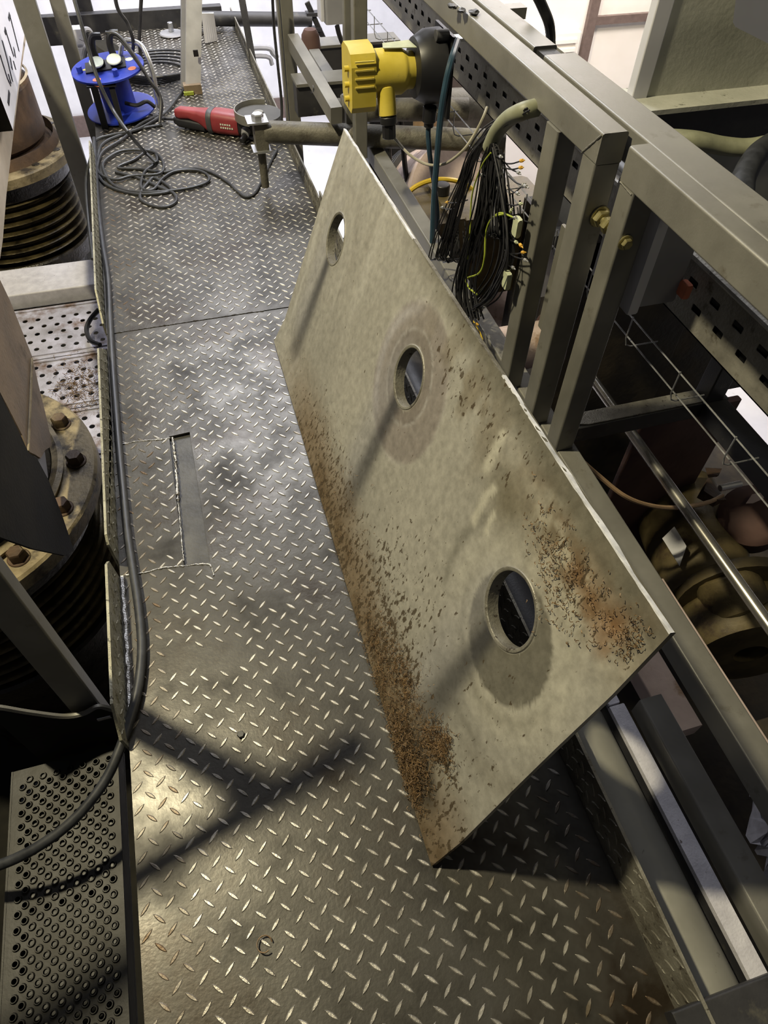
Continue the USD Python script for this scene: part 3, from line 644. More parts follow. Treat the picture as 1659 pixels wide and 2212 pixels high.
# ================================================================ YELLOW LEVEL INSTRUMENT
SY = 2.23
c0 = at(924, 142, SY); c1 = at(795, 158, SY); zc = (c0[2] + c1[2]) / 2
ins = Thing('level_switch', 'yellow level instrument with black base, fixed to the cable tray', 'instrument', (c0[0], SY, zc))
bxx = c0[0]
ins.part('base', lathe([(.0001, -.052), (.055, -.052), (.080, -.046), (.098, -.012), (.100, .035), (.088, .04), (.0001, .04)], (bxx, SY, zc), (1, 0, 0), 36, closed=False), 'black')
ins.part('mounting_plate', bx(bxx + .04, bxx + .05, SY - .09, SY + .07, zc - .12, zc + .10, .003), 'black')
ins.part('bracket', bx(bxx + .02, TX, SY - .05, SY - .01, zc + .075, zc + .083), 'zinc', label='short zinc bracket reaching to the tray')
ins.part('bracket_bolt', cyl((bxx + .0, SY - .05, zc + .095), (bxx + .04, SY - .05, zc + .095), .016, 14), 'dark_grey')
ins.part('body', lathe([(.0001, 0), (.058, 0), (.062, .008), (.062, .10), (.055, .112), (.050, .12), (.050, .14), (.044, .15), (.0001, .15)], (bxx - .19, SY, zc - .004), (1, 0, 0), 32, closed=False), 'yellow')
hd = Polygon([(-.080, -.048), (-.062, -.06), (.045, -.06), (.075, -.045), (.085, -.012), (.085, .04), (.070, .06), (-.05, .06), (-.08, .042)])
head = prism(hd, .075, (bxx - .255, SY, zc - .012), (0, 0, 1), (0, 1, 0), (1, 0, 0))
hb = ins.part('head', head, 'yellow', smooth=25)
for k in range(4): ins.part('head_rib', bx(bxx - .245, bxx - .187, SY - .063, SY - .059, zc + .045 - k * .022, zc + .049 - k * .022), 'sticker', parent=hb)
for z in (.03, -.012, -.05): ins.part('cover_screw', cyl((bxx - .268, SY - .02, zc + z - .01), (bxx - .253, SY - .02, zc + z - .01), .008, 10), 'yellow', parent=hb)
ins.part('label_tag', slab([(bxx - .15, SY - .02, zc + .064), (bxx - .05, SY - .035, zc + .068), (bxx - .055, SY + .03, zc + .074), (bxx - .14, SY + .02, zc + .085)], .002, (0, 0, 1)), 'tag', label='crumpled pale tag on top')
nk = ins.part('cable_neck', cyl((bxx - .145, SY - .035, zc - .03), (bxx - .14, SY - .055, zc - .105), .028, 20), 'yellow')
ins.part('cable_gland', cat_([cyl((bxx - .14, SY - .055, zc - .105), (bxx - .138, SY - .058, zc - .128), .027, 14), cyl((bxx - .138, SY - .058, zc - .128), (bxx - .137, SY - .062, zc - .168), .022, 10)]), 'black', parent=nk)
g2 = np.array([bxx + .005, SY - .03, zc - .10])
ins.part('base_gland', cat_([cyl(g2, g2 + [0, 0, -.045], .022, 14), cyl(g2 + [0, 0, -.045], g2 + [0, 0, -.06], .016, 12)]), 'black')
gl = np.array([bxx - .137, SY - .062, zc - .168])
single('lace_cable', tube([gl, at(853, 300, 2.2), at(880, 330, 2.15), at(910, 350, 2.1), at(935, 357, 2.05), at(965, 352, 2.0), at(1000, 325, 1.95), at(1025, 290, 1.95), at(1043, 255, 1.95), at(1052, 232, 1.98)], .0045, 7), 'lace', 'thin beige cable drooping in a loop from the yellow instrument to the tray', 'cable')
single('teal_cable', tube([g2 + [0, 0, -.06], at(925, 290, 2.2), at(929, 340, 2.2), at(938, 400, 2.25), at(945, 470, 2.3), at(940, 560, 2.35), at(930, 700, 2.4)], .0085, 8), 'teal', 'dark teal cable dropping from the black base of the instrument', 'cable')
single('teal_cable', tube([at(988, 88, 2.1), at(975, 130, 2.02), at(963, 180, 2.0), at(952, 250, 2.0), at(945, 330, 2.0), at(938, 420, 2.0), at(934, 520, 2.0), at(930, 640, 2.0)], .0095, 8), 'teal', 'teal cable hanging in front of the black base, from the tray lip', 'cable')
for k, (u, v) in enumerate(((870, 876), (838, 846))):
    single('teal_cable', tube([at(u - 10, 215, 3.0), at(u, 300, 3.0), at(u + 5, 360, 3.0), at(v + 10, 440, 3.0), at(v + 16, 520, 3.0)], .012, 8), 'black_rubber', ('black cable with a bright edge hanging behind the dark pipes, nearer the drooping loop', 'black cable hanging behind the dark pipes, close to the double post')[k], 'cable')
single('yellow_hose', tube([at(872, 428, 2.6), at(895, 405, 2.6), at(930, 390, 2.6), at(970, 388, 2.6), at(1005, 398, 2.6), at(1030, 420, 2.6)], .010, 8), 'yellow_wire', 'yellow hose arching behind the teal cables', 'hose')

# ================================================================ HANGING WIRE BUNDLE
WX = .705
def W(px, py, dx=0.0): return on((px, py), 0, WX + dx)
wbn = Thing('wire_bundle', 'bundle of stripped black control wires hanging from an olive sheath on the handrail post', 'wire bundle', W(1030, 690))
wbn.part('sheath', tube([W(1160, 232, .03), W(1130, 240), W(1100, 255), W(1075, 282), W(1058, 318)], .0175, 14), 'olive_cable', label='olive outer sheath cut back')
rg = np.random.default_rng(11)
def strand(path, n, spread, r, name, m='black', loop=0):
    VV = [[], []]
    for k in range(n):
        o = rg.normal(0, 1, 2) * spread; ph = rg.uniform(0, 6.28); P = []
        for i, (x, y) in enumerate(path):
            s = .35 + .65 * i / (len(path) - 1) * (1.0 if i < len(path) - 1 else 1.1)
            P.append(W(x + o[0] * s + 3 * math.sin(ph + i * 1.3), y + rg.normal(0, 5), o[1] * .0012 * s))
        if loop:
            e = path[-1]; q = rg.uniform(8, 34)
            P += [W(e[0] + o[0] + q * .5, e[1] + rg.uniform(4, 16), .0), W(e[0] + o[0] + q * 1.2, e[1] + rg.uniform(-14, 6), .005), W(e[0] + o[0] + q * .9 + 6, e[1] - rg.uniform(40, 90), .008)]
        t = tube(P, r, 5, 4); VV[0].append(t.vertices); VV[1].append(t.faces)
    wbn.part(name, merged(VV), m, kind='stuff')
strand([(1135, 236), (1090, 262), (1050, 292), (1022, 335), (1005, 385), (985, 440), (968, 500), (955, 552)], 30, 9, .0019, 'black_wires', loop=1)
strand([(1062, 315), (1052, 360), (1047, 420), (1042, 470), (1022, 530), (1006, 590), (1004, 640), (1012, 690)], 46, 13, .0021, 'black_wires')
strand([(1066, 318), (1078, 370), (1084, 430), (1092, 490), (1094, 545), (1082, 590), (1052, 640), (1022, 668)], 40, 11, .0021, 'black_wires')
strand([(1075, 330), (1070, 400), (1062, 460), (1058, 500)], 30, 16, .0019, 'black_wires', loop=1)
ends = [((1085, 352), (1127, 347), 'ferrule'), ((1088, 362), (1125, 362), 'ferrule'), ((1090, 350), (1120, 373), 'tin'), ((1098, 380), (1135, 402), 'tin'), ((1100, 420), (1130, 400), 'tin'), ((1094, 440), (1125, 440), 'tag'),
        ((1100, 500), (1125, 530), 'ferrule'), ((1095, 510), (1115, 523), 'tag'), ((1090, 540), (1135, 562), 'tin'), ((1085, 560), (1108, 578), 'tin'), ((1095, 545), (1130, 545), 'ferrule'), ((1010, 432), (966, 437), 'ferrule'), ((985, 450), (956, 448), 'tin'),
        ((1070, 372), (1040, 378), 'tin'), ((1010, 690), (1030, 700), 'ferrule'), ((1020, 680), (1045, 665), 'tin'), ((1088, 470), (1112, 470), 'tin'), ((1090, 480), (1104, 455), 'tag'), ((1066, 330), (1082, 338), 'tin'), ((1096, 400), (1118, 418), 'tin')]
for k, (a, b, m) in enumerate(ends):
    A, C = W(*a, rg.uniform(-.01, .0)), W(*b, rg.uniform(-.018, -.006)); d = (C - A) / np.linalg.norm(C - A)
    wp = wbn.part('loose_wire', tube([A, (A + C) / 2 + [0, 0, -.004], C], .0016, 5, 4), 'black')
    wbn.part('ferrule', cat_([cyl(C - d * .006, C + d * .005, .0036, 8), cyl(C + d * .005, C + d * .016, .0013, 6)]), m, parent=wp)
for path, r in (([(1060, 330), (1040, 360), (1020, 420), (1015, 500), (1010, 560)], .002), ([(1090, 462), (1065, 470), (1050, 500), (1046, 560), (1035, 590), (1008, 602), (1012, 620), (1030, 636)], .0026), ([(1110, 470), (1080, 460), (1060, 476)], .0022)):
    wbn.part('earth_wire', tube([W(x, y, -.016) for x, y in path], r, 6), 'green_wire', label='green and yellow earth wire')
wbn.part('earth_wire', tube([W(x, y, -.005) for x, y in ((1020, 690), (1035, 715), (1043, 735))], .0022, 6), 'yellow_wire')
for p in ((1117, 490), (1095, 605)):
    q = W(*p, -.012); wbn.part('wire_marker', bx(q[0] - .006, q[0] + .006, q[1] - .012, q[1] + .012, q[2] - .02, q[2] + .02, .004), 'tag', label='pale green wire marker')

single('black_hose', tube([at(1150, -30, 1.75), at(1172, 15, 1.75), at(1187, 55, 1.75), at(1190, 100, 1.78), at(1188, 130, 1.82)], .012, 10), 'black_rubber', 'short black hose curving down behind the beam, in front of the pale partition', 'hose')
# small grey enclosure under the rail
en = Thing('junction_box', 'grey junction box tucked under the nearest handrail frame', 'box', (.875, 1.1, .59))
p0, p1 = at(1352, 668, 1.0), at(1452, 660, 1.0)
en.part('body', bx(p0[0], p1[0], 1.0, 1.14, p0[2], .80, .004), 'grey_box')
en.part('lid', bx(p0[0] - .004, p0[0] + .018, .985, 1.14, p0[2] - .004, .80, .003), 'light_box')
en.part('terminal', bx(p1[0] - .004, p1[0] + .010, .975, 1.0, p0[2] + .02, p0[2] + .05, .003), 'orange', label='small salmon-coloured terminal')

# ================================================================ SCAFFOLD TUBES ACROSS THE FAR END
def clamp(t, p, s=1.0, name='clamp'):
    c = t.part('clamp', lathe([(.052 * s, -.032), (.058 * s, -.026), (.058 * s, .026), (.052 * s, .032), (.044 * s, .032), (.044 * s, -.032)], p, TD, 28), 'pipe')
    t.part('clamp_bolt', cat_([cyl(p + np.array([0, -.01, .04 * s]), p + np.array([0, -.01, .105 * s]), .011, 12), hexbolt(p + np.array([0, -.01, .078 * s]), (0, 0, 1), .020, .018), cyl(p + np.array([0, -.01, .058]), p + np.array([0, -.01, .064]), .026, 16)]), 'zinc', parent=c)
Z1 = .245
ta, tb = on((575, 285), 2, Z1), on((1090, 305), 2, Z1); TD = (tb - ta) / np.linalg.norm(tb - ta)
tb_ = Thing('scaffold_tube', 'dusty scaffold tube reaching across the walkway above the angle grinder', 'tube', ta)
tb_.part('tube', pipe(ta, tb, .041, .005, 28), 'pipe')
ce = ta + TD * -.004
tb_.part('end_cap', bx(ce[0] - .045, ce[0] + .005, ce[1] - .035, ce[1] + .035, ce[2] - .055, ce[2] + .045, .006), 'pipe')
tb_.part('flange_plate', bx(ce[0] - .07, ce[0] + .012, ce[1] - .045, ce[1] + .04, ce[2] + .045, ce[2] + .052, .002), 'zinc')
tb_.part('flange_plate', bx(ce[0] - .06, ce[0] + .012, ce[1] - .045, ce[1] + .03, ce[2] - .062, ce[2] - .055, .002), 'zinc')
tb_.part('bolt', hexbolt(ce + [-.025, -.01, .052], (0, 0, 1), .024, .022), 'zinc'); tb_.part('threaded_shank', cyl(ce + [-.025, -.01, -.21], ce + [-.025, -.01, -.06], .016, 14), 'pipe')
ua, ub = on((716, 238), 2, .26), on((1010, 236), 2, .26); TD = (ub - ua) / np.linalg.norm(ub - ua)
tu = Thing('scaffold_tube', 'second scaffold tube farther back, its open end and clamp left of the double post', 'tube', ua)
tu.part('tube', pipe(ua, ub, .043, .005, 28), 'pipe'); clamp(tu, ua + TD * .07)
va, vb = at(395, 40, 4.95), at(672, 42, 4.95); TD = (vb - va) / np.linalg.norm(vb - va)
tv = Thing('scaffold_tube', 'dark horizontal tube at the very far end with a swivel coupler on its end', 'tube', va)
tv.part('tube', pipe(va, vb, .038, .004, 20), 'black_steel')
e = vb; cp = tv.part('coupler', bar(e + [-.02, 0, .09], e + [.07, -.02, -.10], .02, .03), 'black_steel')
tv.part('coupler_jaw', bx(e[0] - .03, e[0] + .05, e[1] - .03, e[1] + .03, e[2] + .02, e[2] + .04), 'black_steel', parent=cp); tv.part('coupler_jaw', bx(e[0] - .02, e[0] + .06, e[1] - .03, e[1] + .03, e[2] - .06, e[2] - .04), 'black_steel', parent=cp)

# far guard posts
gp = Thing('guard_post', 'slim grey channel post at the far walkway edge with a rail leaving it', 'post', (.57, 3.4, -.3))
gp.part('post', bx(.548, .60, 3.38, 3.44, -.4, 1.3, .004), 'rail'); gp.part('channel_lip', bx(.535, .543, 3.38, 3.42, -.4, 1.3, .002), 'rail')
ra, rb = on((633, 90), 0, .585), on((727, 250), 0, .62)
gp.part('mid_rail', bar(ra, rb, .045, .06), 'rail')
gp.part('cable_tie', tube([on((676, 175), 0, .59), on((678, 195), 0, .585), on((672, 200), 0, .60)], .004, 5), 'black')
single('brace_bar', bar(on((521, -10), 0, .512), on((556, 185), 0, .53), .035, .012), 'black_steel', 'dark leaning brace bar beside the far kick plate', 'bar')
single('hanging_lead', tube([at(588, -20, 3.3), at(592, 60, 3.3), at(600, 140, 3.25), at(608, 220, 3.2), at(608, 270, 3.15)], .006, 6), 'black', 'thin black lead hanging down in front of the slim channel post', 'cable')
cb = at(728, 20, 3.9)
sb = Thing('switch_box', 'grey switch box hanging beyond the double post, black cable curling from its base', 'box', cb)
pa, pb = at(703, 52, 3.9), at(750, -20, 3.9)
sb.part('body', bx(pa[0], pb[0], 3.88, 3.99, pa[2], pa[2] + .35, .012), 'grey_box'); sb.part('side_cover', bx(pa[0] - .02, pa[0], 3.90, 3.99, pa[2] + .01, pa[2] + .35, .006), 'light_box')
sb.part('cable', tube([at(728, 55, 3.9), at(733, 75, 3.9), at(742, 95, 3.9), at(758, 105, 3.9), at(790, 106, 3.9)], .012, 8), 'black')
for k, (y, l) in enumerate(((3.95, 'dark cross beam with a pale top, the farther of two beyond the slim channel post'), (3.2, 'dark cross beam with a pale top, the nearer of two beyond the slim channel post'))):
    p = at(640, (108, 188)[k], y)
    t = Thing('cross_beam', l, 'beam', p)
    t.part('web', bx(p[0] + (.12 if k == 0 else 0), p[0] + .55, y, y + .08, p[2] - .12, p[2], .003), 'black_steel'); t.part('top_flange', bx(p[0] + (.12 if k == 0 else 0), p[0] + .55, y - .01, y + .12, p[2], p[2] + .012, .002), 'rail')
single('red_cap', lathe([(.0001, .09), (.03, .085), (.045, .06), (.05, 0), (.0001, 0)], at(672, 105, 3.96) , (0, 0, 1), 20, closed=False), 'redbrown', 'small round red cap showing behind the cross beam', 'cap')
hp = Thing('wall_handrail', 'thin grey tubular handle loop on the pale surface beyond the far kick plate', 'handrail', at(560, 110, 6.0))
hp.part('loop', tube([at(500, 106, 6), at(575, 103, 6), at(590, 115, 6), at(600, 125, 6)], .02, 8, 4), 'grey_box'); hp.part('loop', tube([at(500, 124, 6), at(575, 122, 6), at(588, 140, 6)], .016, 8, 4), 'grey_box')

# ================================================================ MACHINERY SEEN THROUGH THE HANDRAIL
mh = Thing('pump_housing', 'ochre machine housing under the hanging wires', 'machine', (1.2, 2.3, -.9))
p = at(880, 425, 2.6); r_ = at(1010, 560, 2.05)
mh.part('casing', bx(p[0], p[0] + .55, 2.36, 2.66, p[2] - .35, p[2], .02), 'motor')
mh.part('casing_rib', bx(p[0] + .1, p[0] + .16, 2.34, 2.68, p[2] - .3, p[2] + .02, .01), 'motor')
mh.part('knob', cyl((p[0] + .13, 2.55, p[2] + .02), (p[0] + .13, 2.55, p[2] + .06), .03, 14), 'black')
dr = at(975, 410, 2.9)
dn = Thing('pump_motor', 'finned black and pinkish motor drum behind the yellow hose', 'motor', dr)
dn.part('drum', lathe([(.0001, -.35), (.19, -.35), (.2, -.33), (.2, .02), (.0001, .02)], dr, (0, -1, .5), 28, closed=False), 'pink')
for k in range(4): dn.part('cooling_fin', lathe([(.15, -.35 - .04 * k), (.225, -.35 - .04 * k), (.225, -.335 - .04 * k), (.15, -.335 - .04 * k)], dr, (0, -1, .5), 28), 'dark_grey')
for k, (px, w, m, yq, l) in enumerate(((985, .10, 'pink', 3.6, 'pale pinkish lagged pipe behind the scaffold tubes, under the wire basket'), (925, .09, 'tan_cable', 3.86, 'terracotta-coloured pipe between the two scaffold tubes'), (1012, .12, 'white', 4.3, 'white lagged pipe beside the pinkish one behind the scaffold tubes'))):
    q = at(px, 290, yq); single('lagged_pipe', cyl((q[0], yq, -2.6), (q[0], yq, q[2] + .4), w, 28), m, l, 'pipe')
single('dark_duct', bx(at(800, 300, 4.0)[0], at(925, 300, 4.0)[0], 4.0, 4.5, -2.0, at(800, 200, 4.0)[2], .03), 'black_steel', 'dark duct behind the scaffold tubes and the double post', 'duct')
el = Thing('pipe_elbow', 'dark flanged pipe elbow under the wire basket', 'pipe', at(1030, 260, 3.2))
el.part('elbow', tube([at(960, 235, 3.3), at(1020, 235, 3.3), at(1050, 255, 3.3), at(1055, 300, 3.3), at(1055, 360, 3.3)], .085, 16), 'pipe'); 
for k, (y, z0, l) in enumerate(((2.6, 640, 'pinkish horizontal pipe seen between the handrail posts, upper of two'), (1.85, 745, 'pinkish horizontal pipe seen between the handrail posts, lower of two'))):
    q = at(1150, z0, y); t = Thing('lagged_pipe', l, 'pipe', q)
    t.part('pipe', cyl(q - [.5, 0, 0], q + [.10, 0, 0], (.14, .085)[k], 28), 'pink'); t.part('flange', cyl(q + [.05, 0, 0], q + [.09, 0, 0], (.17, .11)[k], 28), 'redbrown')
bk = at(1190, 505, 2.0)
bb = Thing('wall_bracket', 'dark angle bracket between the two handrail frames and the tray', 'bracket', bk)
bb.part('arm', bx(bk[0] - .06, bk[0] + .35, 1.98, 2.04, bk[2] - .05, bk[2], .003), 'black_steel'); bb.part('strap', bx(bk[0] + .10, bk[0] + .14, 1.97, 1.98, bk[2], bk[2] + .25), 'black_rubber')
bb.part('plate', bx(bk[0] - .05, bk[0] + .3, 2.03, 2.05, bk[2] - .28, bk[2] - .05, .003), 'light_box')

# tank and duct, top right
TY = 2.0
g0, g1, g2_ = at(1362, 222, TY), at(1800, 160, TY), at(1430, -60, TY)
dk = Thing('concrete_duct', 'large olive-grey speckled casing filling the top right corner', 'casing', (g0[0] + .4, TY + .3, g0[2]))
dk.part('front_panel', bx(g0[0] + .05, g0[0] + 1.2, TY, TY + .03, g0[2] + .012, g0[2] + .75, .006), 'concrete')
dk.part('corner_strip', bx(g0[0] - .004, g0[0] + .05, TY - .006, TY + .03, g0[2] + .012, g0[2] + .75, .004), 'light_box')
dk.part('ledge', bx(g0[0] - .03, g0[0] + 1.2, TY - .10, TY + .08, g0[2] - .002, g0[2] + .012, .002), 'concrete')
dk.part('shaded_web', bx(g0[0] + .02, g0[0] + 1.2, TY - .06, TY + .02, g0[2] - .15, g0[2] - .002, .003), 'black_steel')  # web under the ledge coloured black for the shadow there
tw = Thing('tank_wall', 'dark stained tank wall behind the cable tray', 'tank', (1.9, 2.1, -1.4))
tw.part('upper_wall', bx(1.36, 2.7, 2.06, 2.4, .10, g0[2] - .15, .004), 'concrete'); tw.part('lower_wall', bx(1.30, 2.0, 2.03, 2.4, -1.4, .10, .004), 'tank'); tw.part('side_wall', bx(2.0, 2.62, 2.04, 2.4, -.85, .10, .004), 'tank')
db = Thing('lagging_panel', 'dull red-brown lagging panel standing under the black frame', 'panel', (1.47, 1.32, -1.4))
db.part('shell', bx(1.29, 1.66, 1.31, 1.335, -1.4, -.11, .006), 'redbrown'); 
for k, (P, r, l) in enumerate((([at(1440, 298, 1.85), at(1500, 303, 1.8), at(1560, 315, 1.78), at(1620, 318, 1.75), at(1700, 300, 1.7)], .026, 'thick grey hose lying level below the shaded black web of the ledge'), ([at(1700, 290, 1.72), at(1640, 330, 1.6), at(1608, 380, 1.5), at(1600, 430, 1.4)], .032, 'thick grey hose bending down behind the beam at the right edge'))):
    single('thick_hose', tube(P, r, 14), 'olive_cable' if k == 0 else 'grey_cable', l, 'hose')
wb_ = at(1590, 62, 1.7); 
wx = Thing('white_cabinet', 'pale grey cabinet corner poking in at the top right', 'cabinet', wb_)
wx.part('body', hull([at(1583, 48, 1.7), at(1588, 58, 1.7), at(1597, -60, 1.7), at(1665, 97, 1.7), at(1760, 140, 1.7), at(1800, -60, 1.7), at(1590, 40, 1.9), at(1650, 88, 1.9), at(1760, 120, 1.9), at(1800, -60, 1.9), at(1603, -60, 1.9)]), 'white')

# pump below on the right
pz = -.62
def D(px, py, z=pz): return on((px, py), 2, z)
c = D(1520, 1200); pm_ = Thing('ochre_pump', 'ochre pump casing with a pale nameplate, down below the polished rod', 'pump', c - [0, 0, .3])
R_ = .17
pm_.part('barrel', lathe([(.0001, -.30), (.14, -.30), (R_, -.27), (R_, .16), (.15, .19), (.0001, .19)], D(1500, 1190, -.70), (-.25, -1, .0), 32, closed=False), 'motor')
pm_.part('volute', lathe([(.06, -.10), (.21, -.10), (.235, -.05), (.235, .05), (.21, .10), (.06, .10)], D(1600, 1360, -.80), (-.25, -1, 0), 32), 'motor')
pm_.part('neck', cyl(D(1560, 1240, -.60), D(1600, 1320, -.66), .11, 24), 'motor')
pm_.part('collar', lathe([(.10, -.02), (.20, -.02), (.20, .02), (.10, .02)], D(1580, 1280, -.68), (-.25, -1, 0), 28), 'motor')
pm_.part('nameplate', slab([D(1457, 1138, -.52), D(1483, 1180, -.52), D(1468, 1224, -.55), D(1431, 1165, -.55)], .004, (-.5, 0, 1)), 'light_box', label='pale tilted nameplate')
pm_.part('rim_ring', lathe([(.15, -.015), (.18, -.015), (.18, .015), (.15, .015)], D(1432, 1110, -.72), (-.25, -1, 0), 28), 'rust')
dh = D(1625, 1115, -.50); hc = Thing('rusty_cover', 'round rust-brown cover with a flaked pale patch, right of the polished rod', 'cover', dh)
hc.part('disc', lathe([(.0001, .03), (.09, .028), (.115, .012), (.118, -.10), (.0001, -.10)], dh, (-.45, -.25, .85), 36, closed=False), 'redbrown')
hc.part('flaked_patch', slab([dh + np.array(v) for v in ((-.03, .03, .046), (.01, .055, .045), (.05, .045, .055), (.03, .022, .058), (-.01, .02, .052))], .003, (-.45, -.25, .85)), 'pink', label='pale flaked patch')
jk = Thing('coupling_joint', 'small dusty universal joint between the lagging panel and the rusty cover', 'joint', D(1530, 1050, -.45))
jk.part('yoke', cat_([hull([D(1505, 1075, -.45), D(1530, 1030, -.45), D(1570, 1080, -.45), D(1540, 1095, -.45), D(1520, 1060, -.37), D(1550, 1080, -.37)]), hull([D(1523, 1010, -.42), D(1560, 1012, -.42), D(1548, 1030, -.42), D(1530, 1032, -.36), D(1552, 1028, -.36)])]), 'rust')
jk.part('pin', cyl(D(1555, 1055, -.38), D(1600, 1045, -.38), .012, 12), 'alu')
hp2 = Thing('clear_film', 'crumpled clear plastic film lying under the edge beam at the right', 'plastic film', D(1640, 1780, -.3))
fp = [(1612, 1695), (1632, 1725), (1650, 1745), (1690, 1800), (1700, 1905), (1650, 1895), (1632, 1850), (1618, 1800)]
n_ = 16; VV, FF = [], []
c_ = D(1645, 1800, -.3); ang = np.linspace(0, 2 * np.pi, n_, endpoint=False)
ringp = spline([D(*p, -.32) for p in fp + [fp[0]]], 3)[:-1]
gridV = [c_ + (q - c_) * s + [0, 0, .05 * math.sin(9 * s + i) + .03] for s in (.33, .66, 1) for i, q in enumerate(ringp)]; m_ = len(ringp)
FF = [(m_ * a + i, m_ * a + (i + 1) % m_, m_ * (a + 1) + (i + 1) % m_) for a in range(2) for i in range(m_)] + [(m_ * a + i, m_ * (a + 1) + (i + 1) % m_, m_ * (a + 1) + i) for a in range(2) for i in range(m_)]
FF += [(3 * m_, (i + 1) % m_, i) for i in range(m_)]
hp2.part('sheet', trimesh.Trimesh(gridV + [c_ + [0, 0, .06]], FF, process=False), 'film', smooth=False)
single('mud_shelf', bx(*sorted((D(1530, 1440, -.6)[0], 2.2)), .1, .45, -.66, -.6, .01), 'tank', 'oily steel shelf in front of the ochre pump', 'shelf')
tcab = []
for k, (x, z, r, m, l) in enumerate(((TX + .035, .582, .028, 'black_rubber', 'thick black cable lying against the slotted side of the tray, lowest'), (TX + .034, .640, .028, 'black_rubber', 'thick black cable lying against the slotted side of the tray, uppermost'),
                                     (TX + .10, .59, .034, 'black_rubber', 'thick black cable in the middle of the tray'), (TX + .175, .585, .030, 'grey_cable', 'dark grey cable along the far side of the tray'))):
    single('tray_cable', tube([(x, -.35, z), (x + .003, 1, z + .002), (x - .002, 2.2, z), (x, 3.2, z), (x, 4.15, z)], r, 12), m, l, 'cable')

# ================================================================ LEFT: STAIR, PUMPS, SIGN
SZ = -.2
st_r, st_l = -.415, -.65
sx = Thing('stair_tread', 'dark perforated stair tread with raised holes at the lower left', 'stair tread', ((st_l + st_r) / 2, .3, SZ))
hp_, hx = [], []
HPIT = .0290
for i in range(-4, 12):
    for j in range(-6, 34):
        for o in (0, .5):
            x, y = st_r - .020 - (i + o) * HPIT * 1.0, -.12 + (j + o) * HPIT
            if st_l + .015 < x < st_r - .012 and -.15 < y < .70: hx.append((x, y))
tp = sbox(st_l, -.2, st_r, .72).difference(unary_union([Point(x, y).buffer(.0052, 3) for x, y in hx]))
sx.part('sheet', prism(tp, .003, (0, 0, SZ - .003), *E3), 'tread', smooth=False)
sx.part('folded_edge', bx(st_r - .004, st_r, -.2, .72, SZ - .05, SZ + .001), 'tread'); sx.part('folded_edge', bx(st_l, st_l + .004, -.2, .72, SZ - .05, SZ + .001), 'tread')
sx.part('blanking_plate', bx(st_l, st_r, -.2, .72, SZ - .06, SZ - .052), 'black_steel')
col_ = lathe([(.0050, 0), (.0085, 0), (.0068, .0045), (.0052, .0045)], (0, 0, 0), (0, 0, 1), 12)
CV = [[], []]; near_h = sorted(hx, key=lambda q: (q[0] ** 2 + q[1] ** 2))
for k, (x, y) in enumerate(near_h):
    m = trimesh.Trimesh(col_.vertices + [x, y, SZ], col_.faces, process=False)
    if k < 300: sx.part('raised_collar', m, 'tread', smooth=40)
    else: CV[0].append(m.vertices); CV[1].append(m.faces)
if CV[0]: sx.part('raised_collars', merged(CV), 'tread', kind='stuff', smooth=40)
rs = [at(-40, 1527, .745), at(0, 1530, .745), at(60, 1540, .745), at(135, 1549, .745), at(180, 1543, .745), at(212, 1528, .745), at(245, 1535, .745), at(262, 1570, .745)]
low = [(rs[-1][0], .745, -.42), (rs[0][0], .745, -.42)]
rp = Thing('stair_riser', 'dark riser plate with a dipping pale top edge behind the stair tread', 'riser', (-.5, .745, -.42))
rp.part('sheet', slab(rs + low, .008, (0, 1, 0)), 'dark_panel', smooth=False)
rp.part('top_edge', tube([p + [0, .002, 0] for p in rs[:-1]], .0062, 6), 'rail', label='pale rubbed top edge')
b0, b1 = PX(-.42, (200, 1530))[0], PX(-.42, (0, 1130))[0]
br = Thing('stair_post', 'grey flat-faced stair post rising out of the dark riser on the left', 'post', (-.445, .78, -.2))
br.part('post', bx(-.478, -.415, .765, .80, -.20, .97, .004), 'rail')
br.part('handrail', cyl((-.27, .800, .95), (-1.25, .526, .95), .026, 16), 'rail')  # unseen handrail added to cast the dark band across the walkway
br.part('base_bolt', cyl((-.43, .752, -.10), (-.40, .752, -.10), .01, 10), 'zinc')

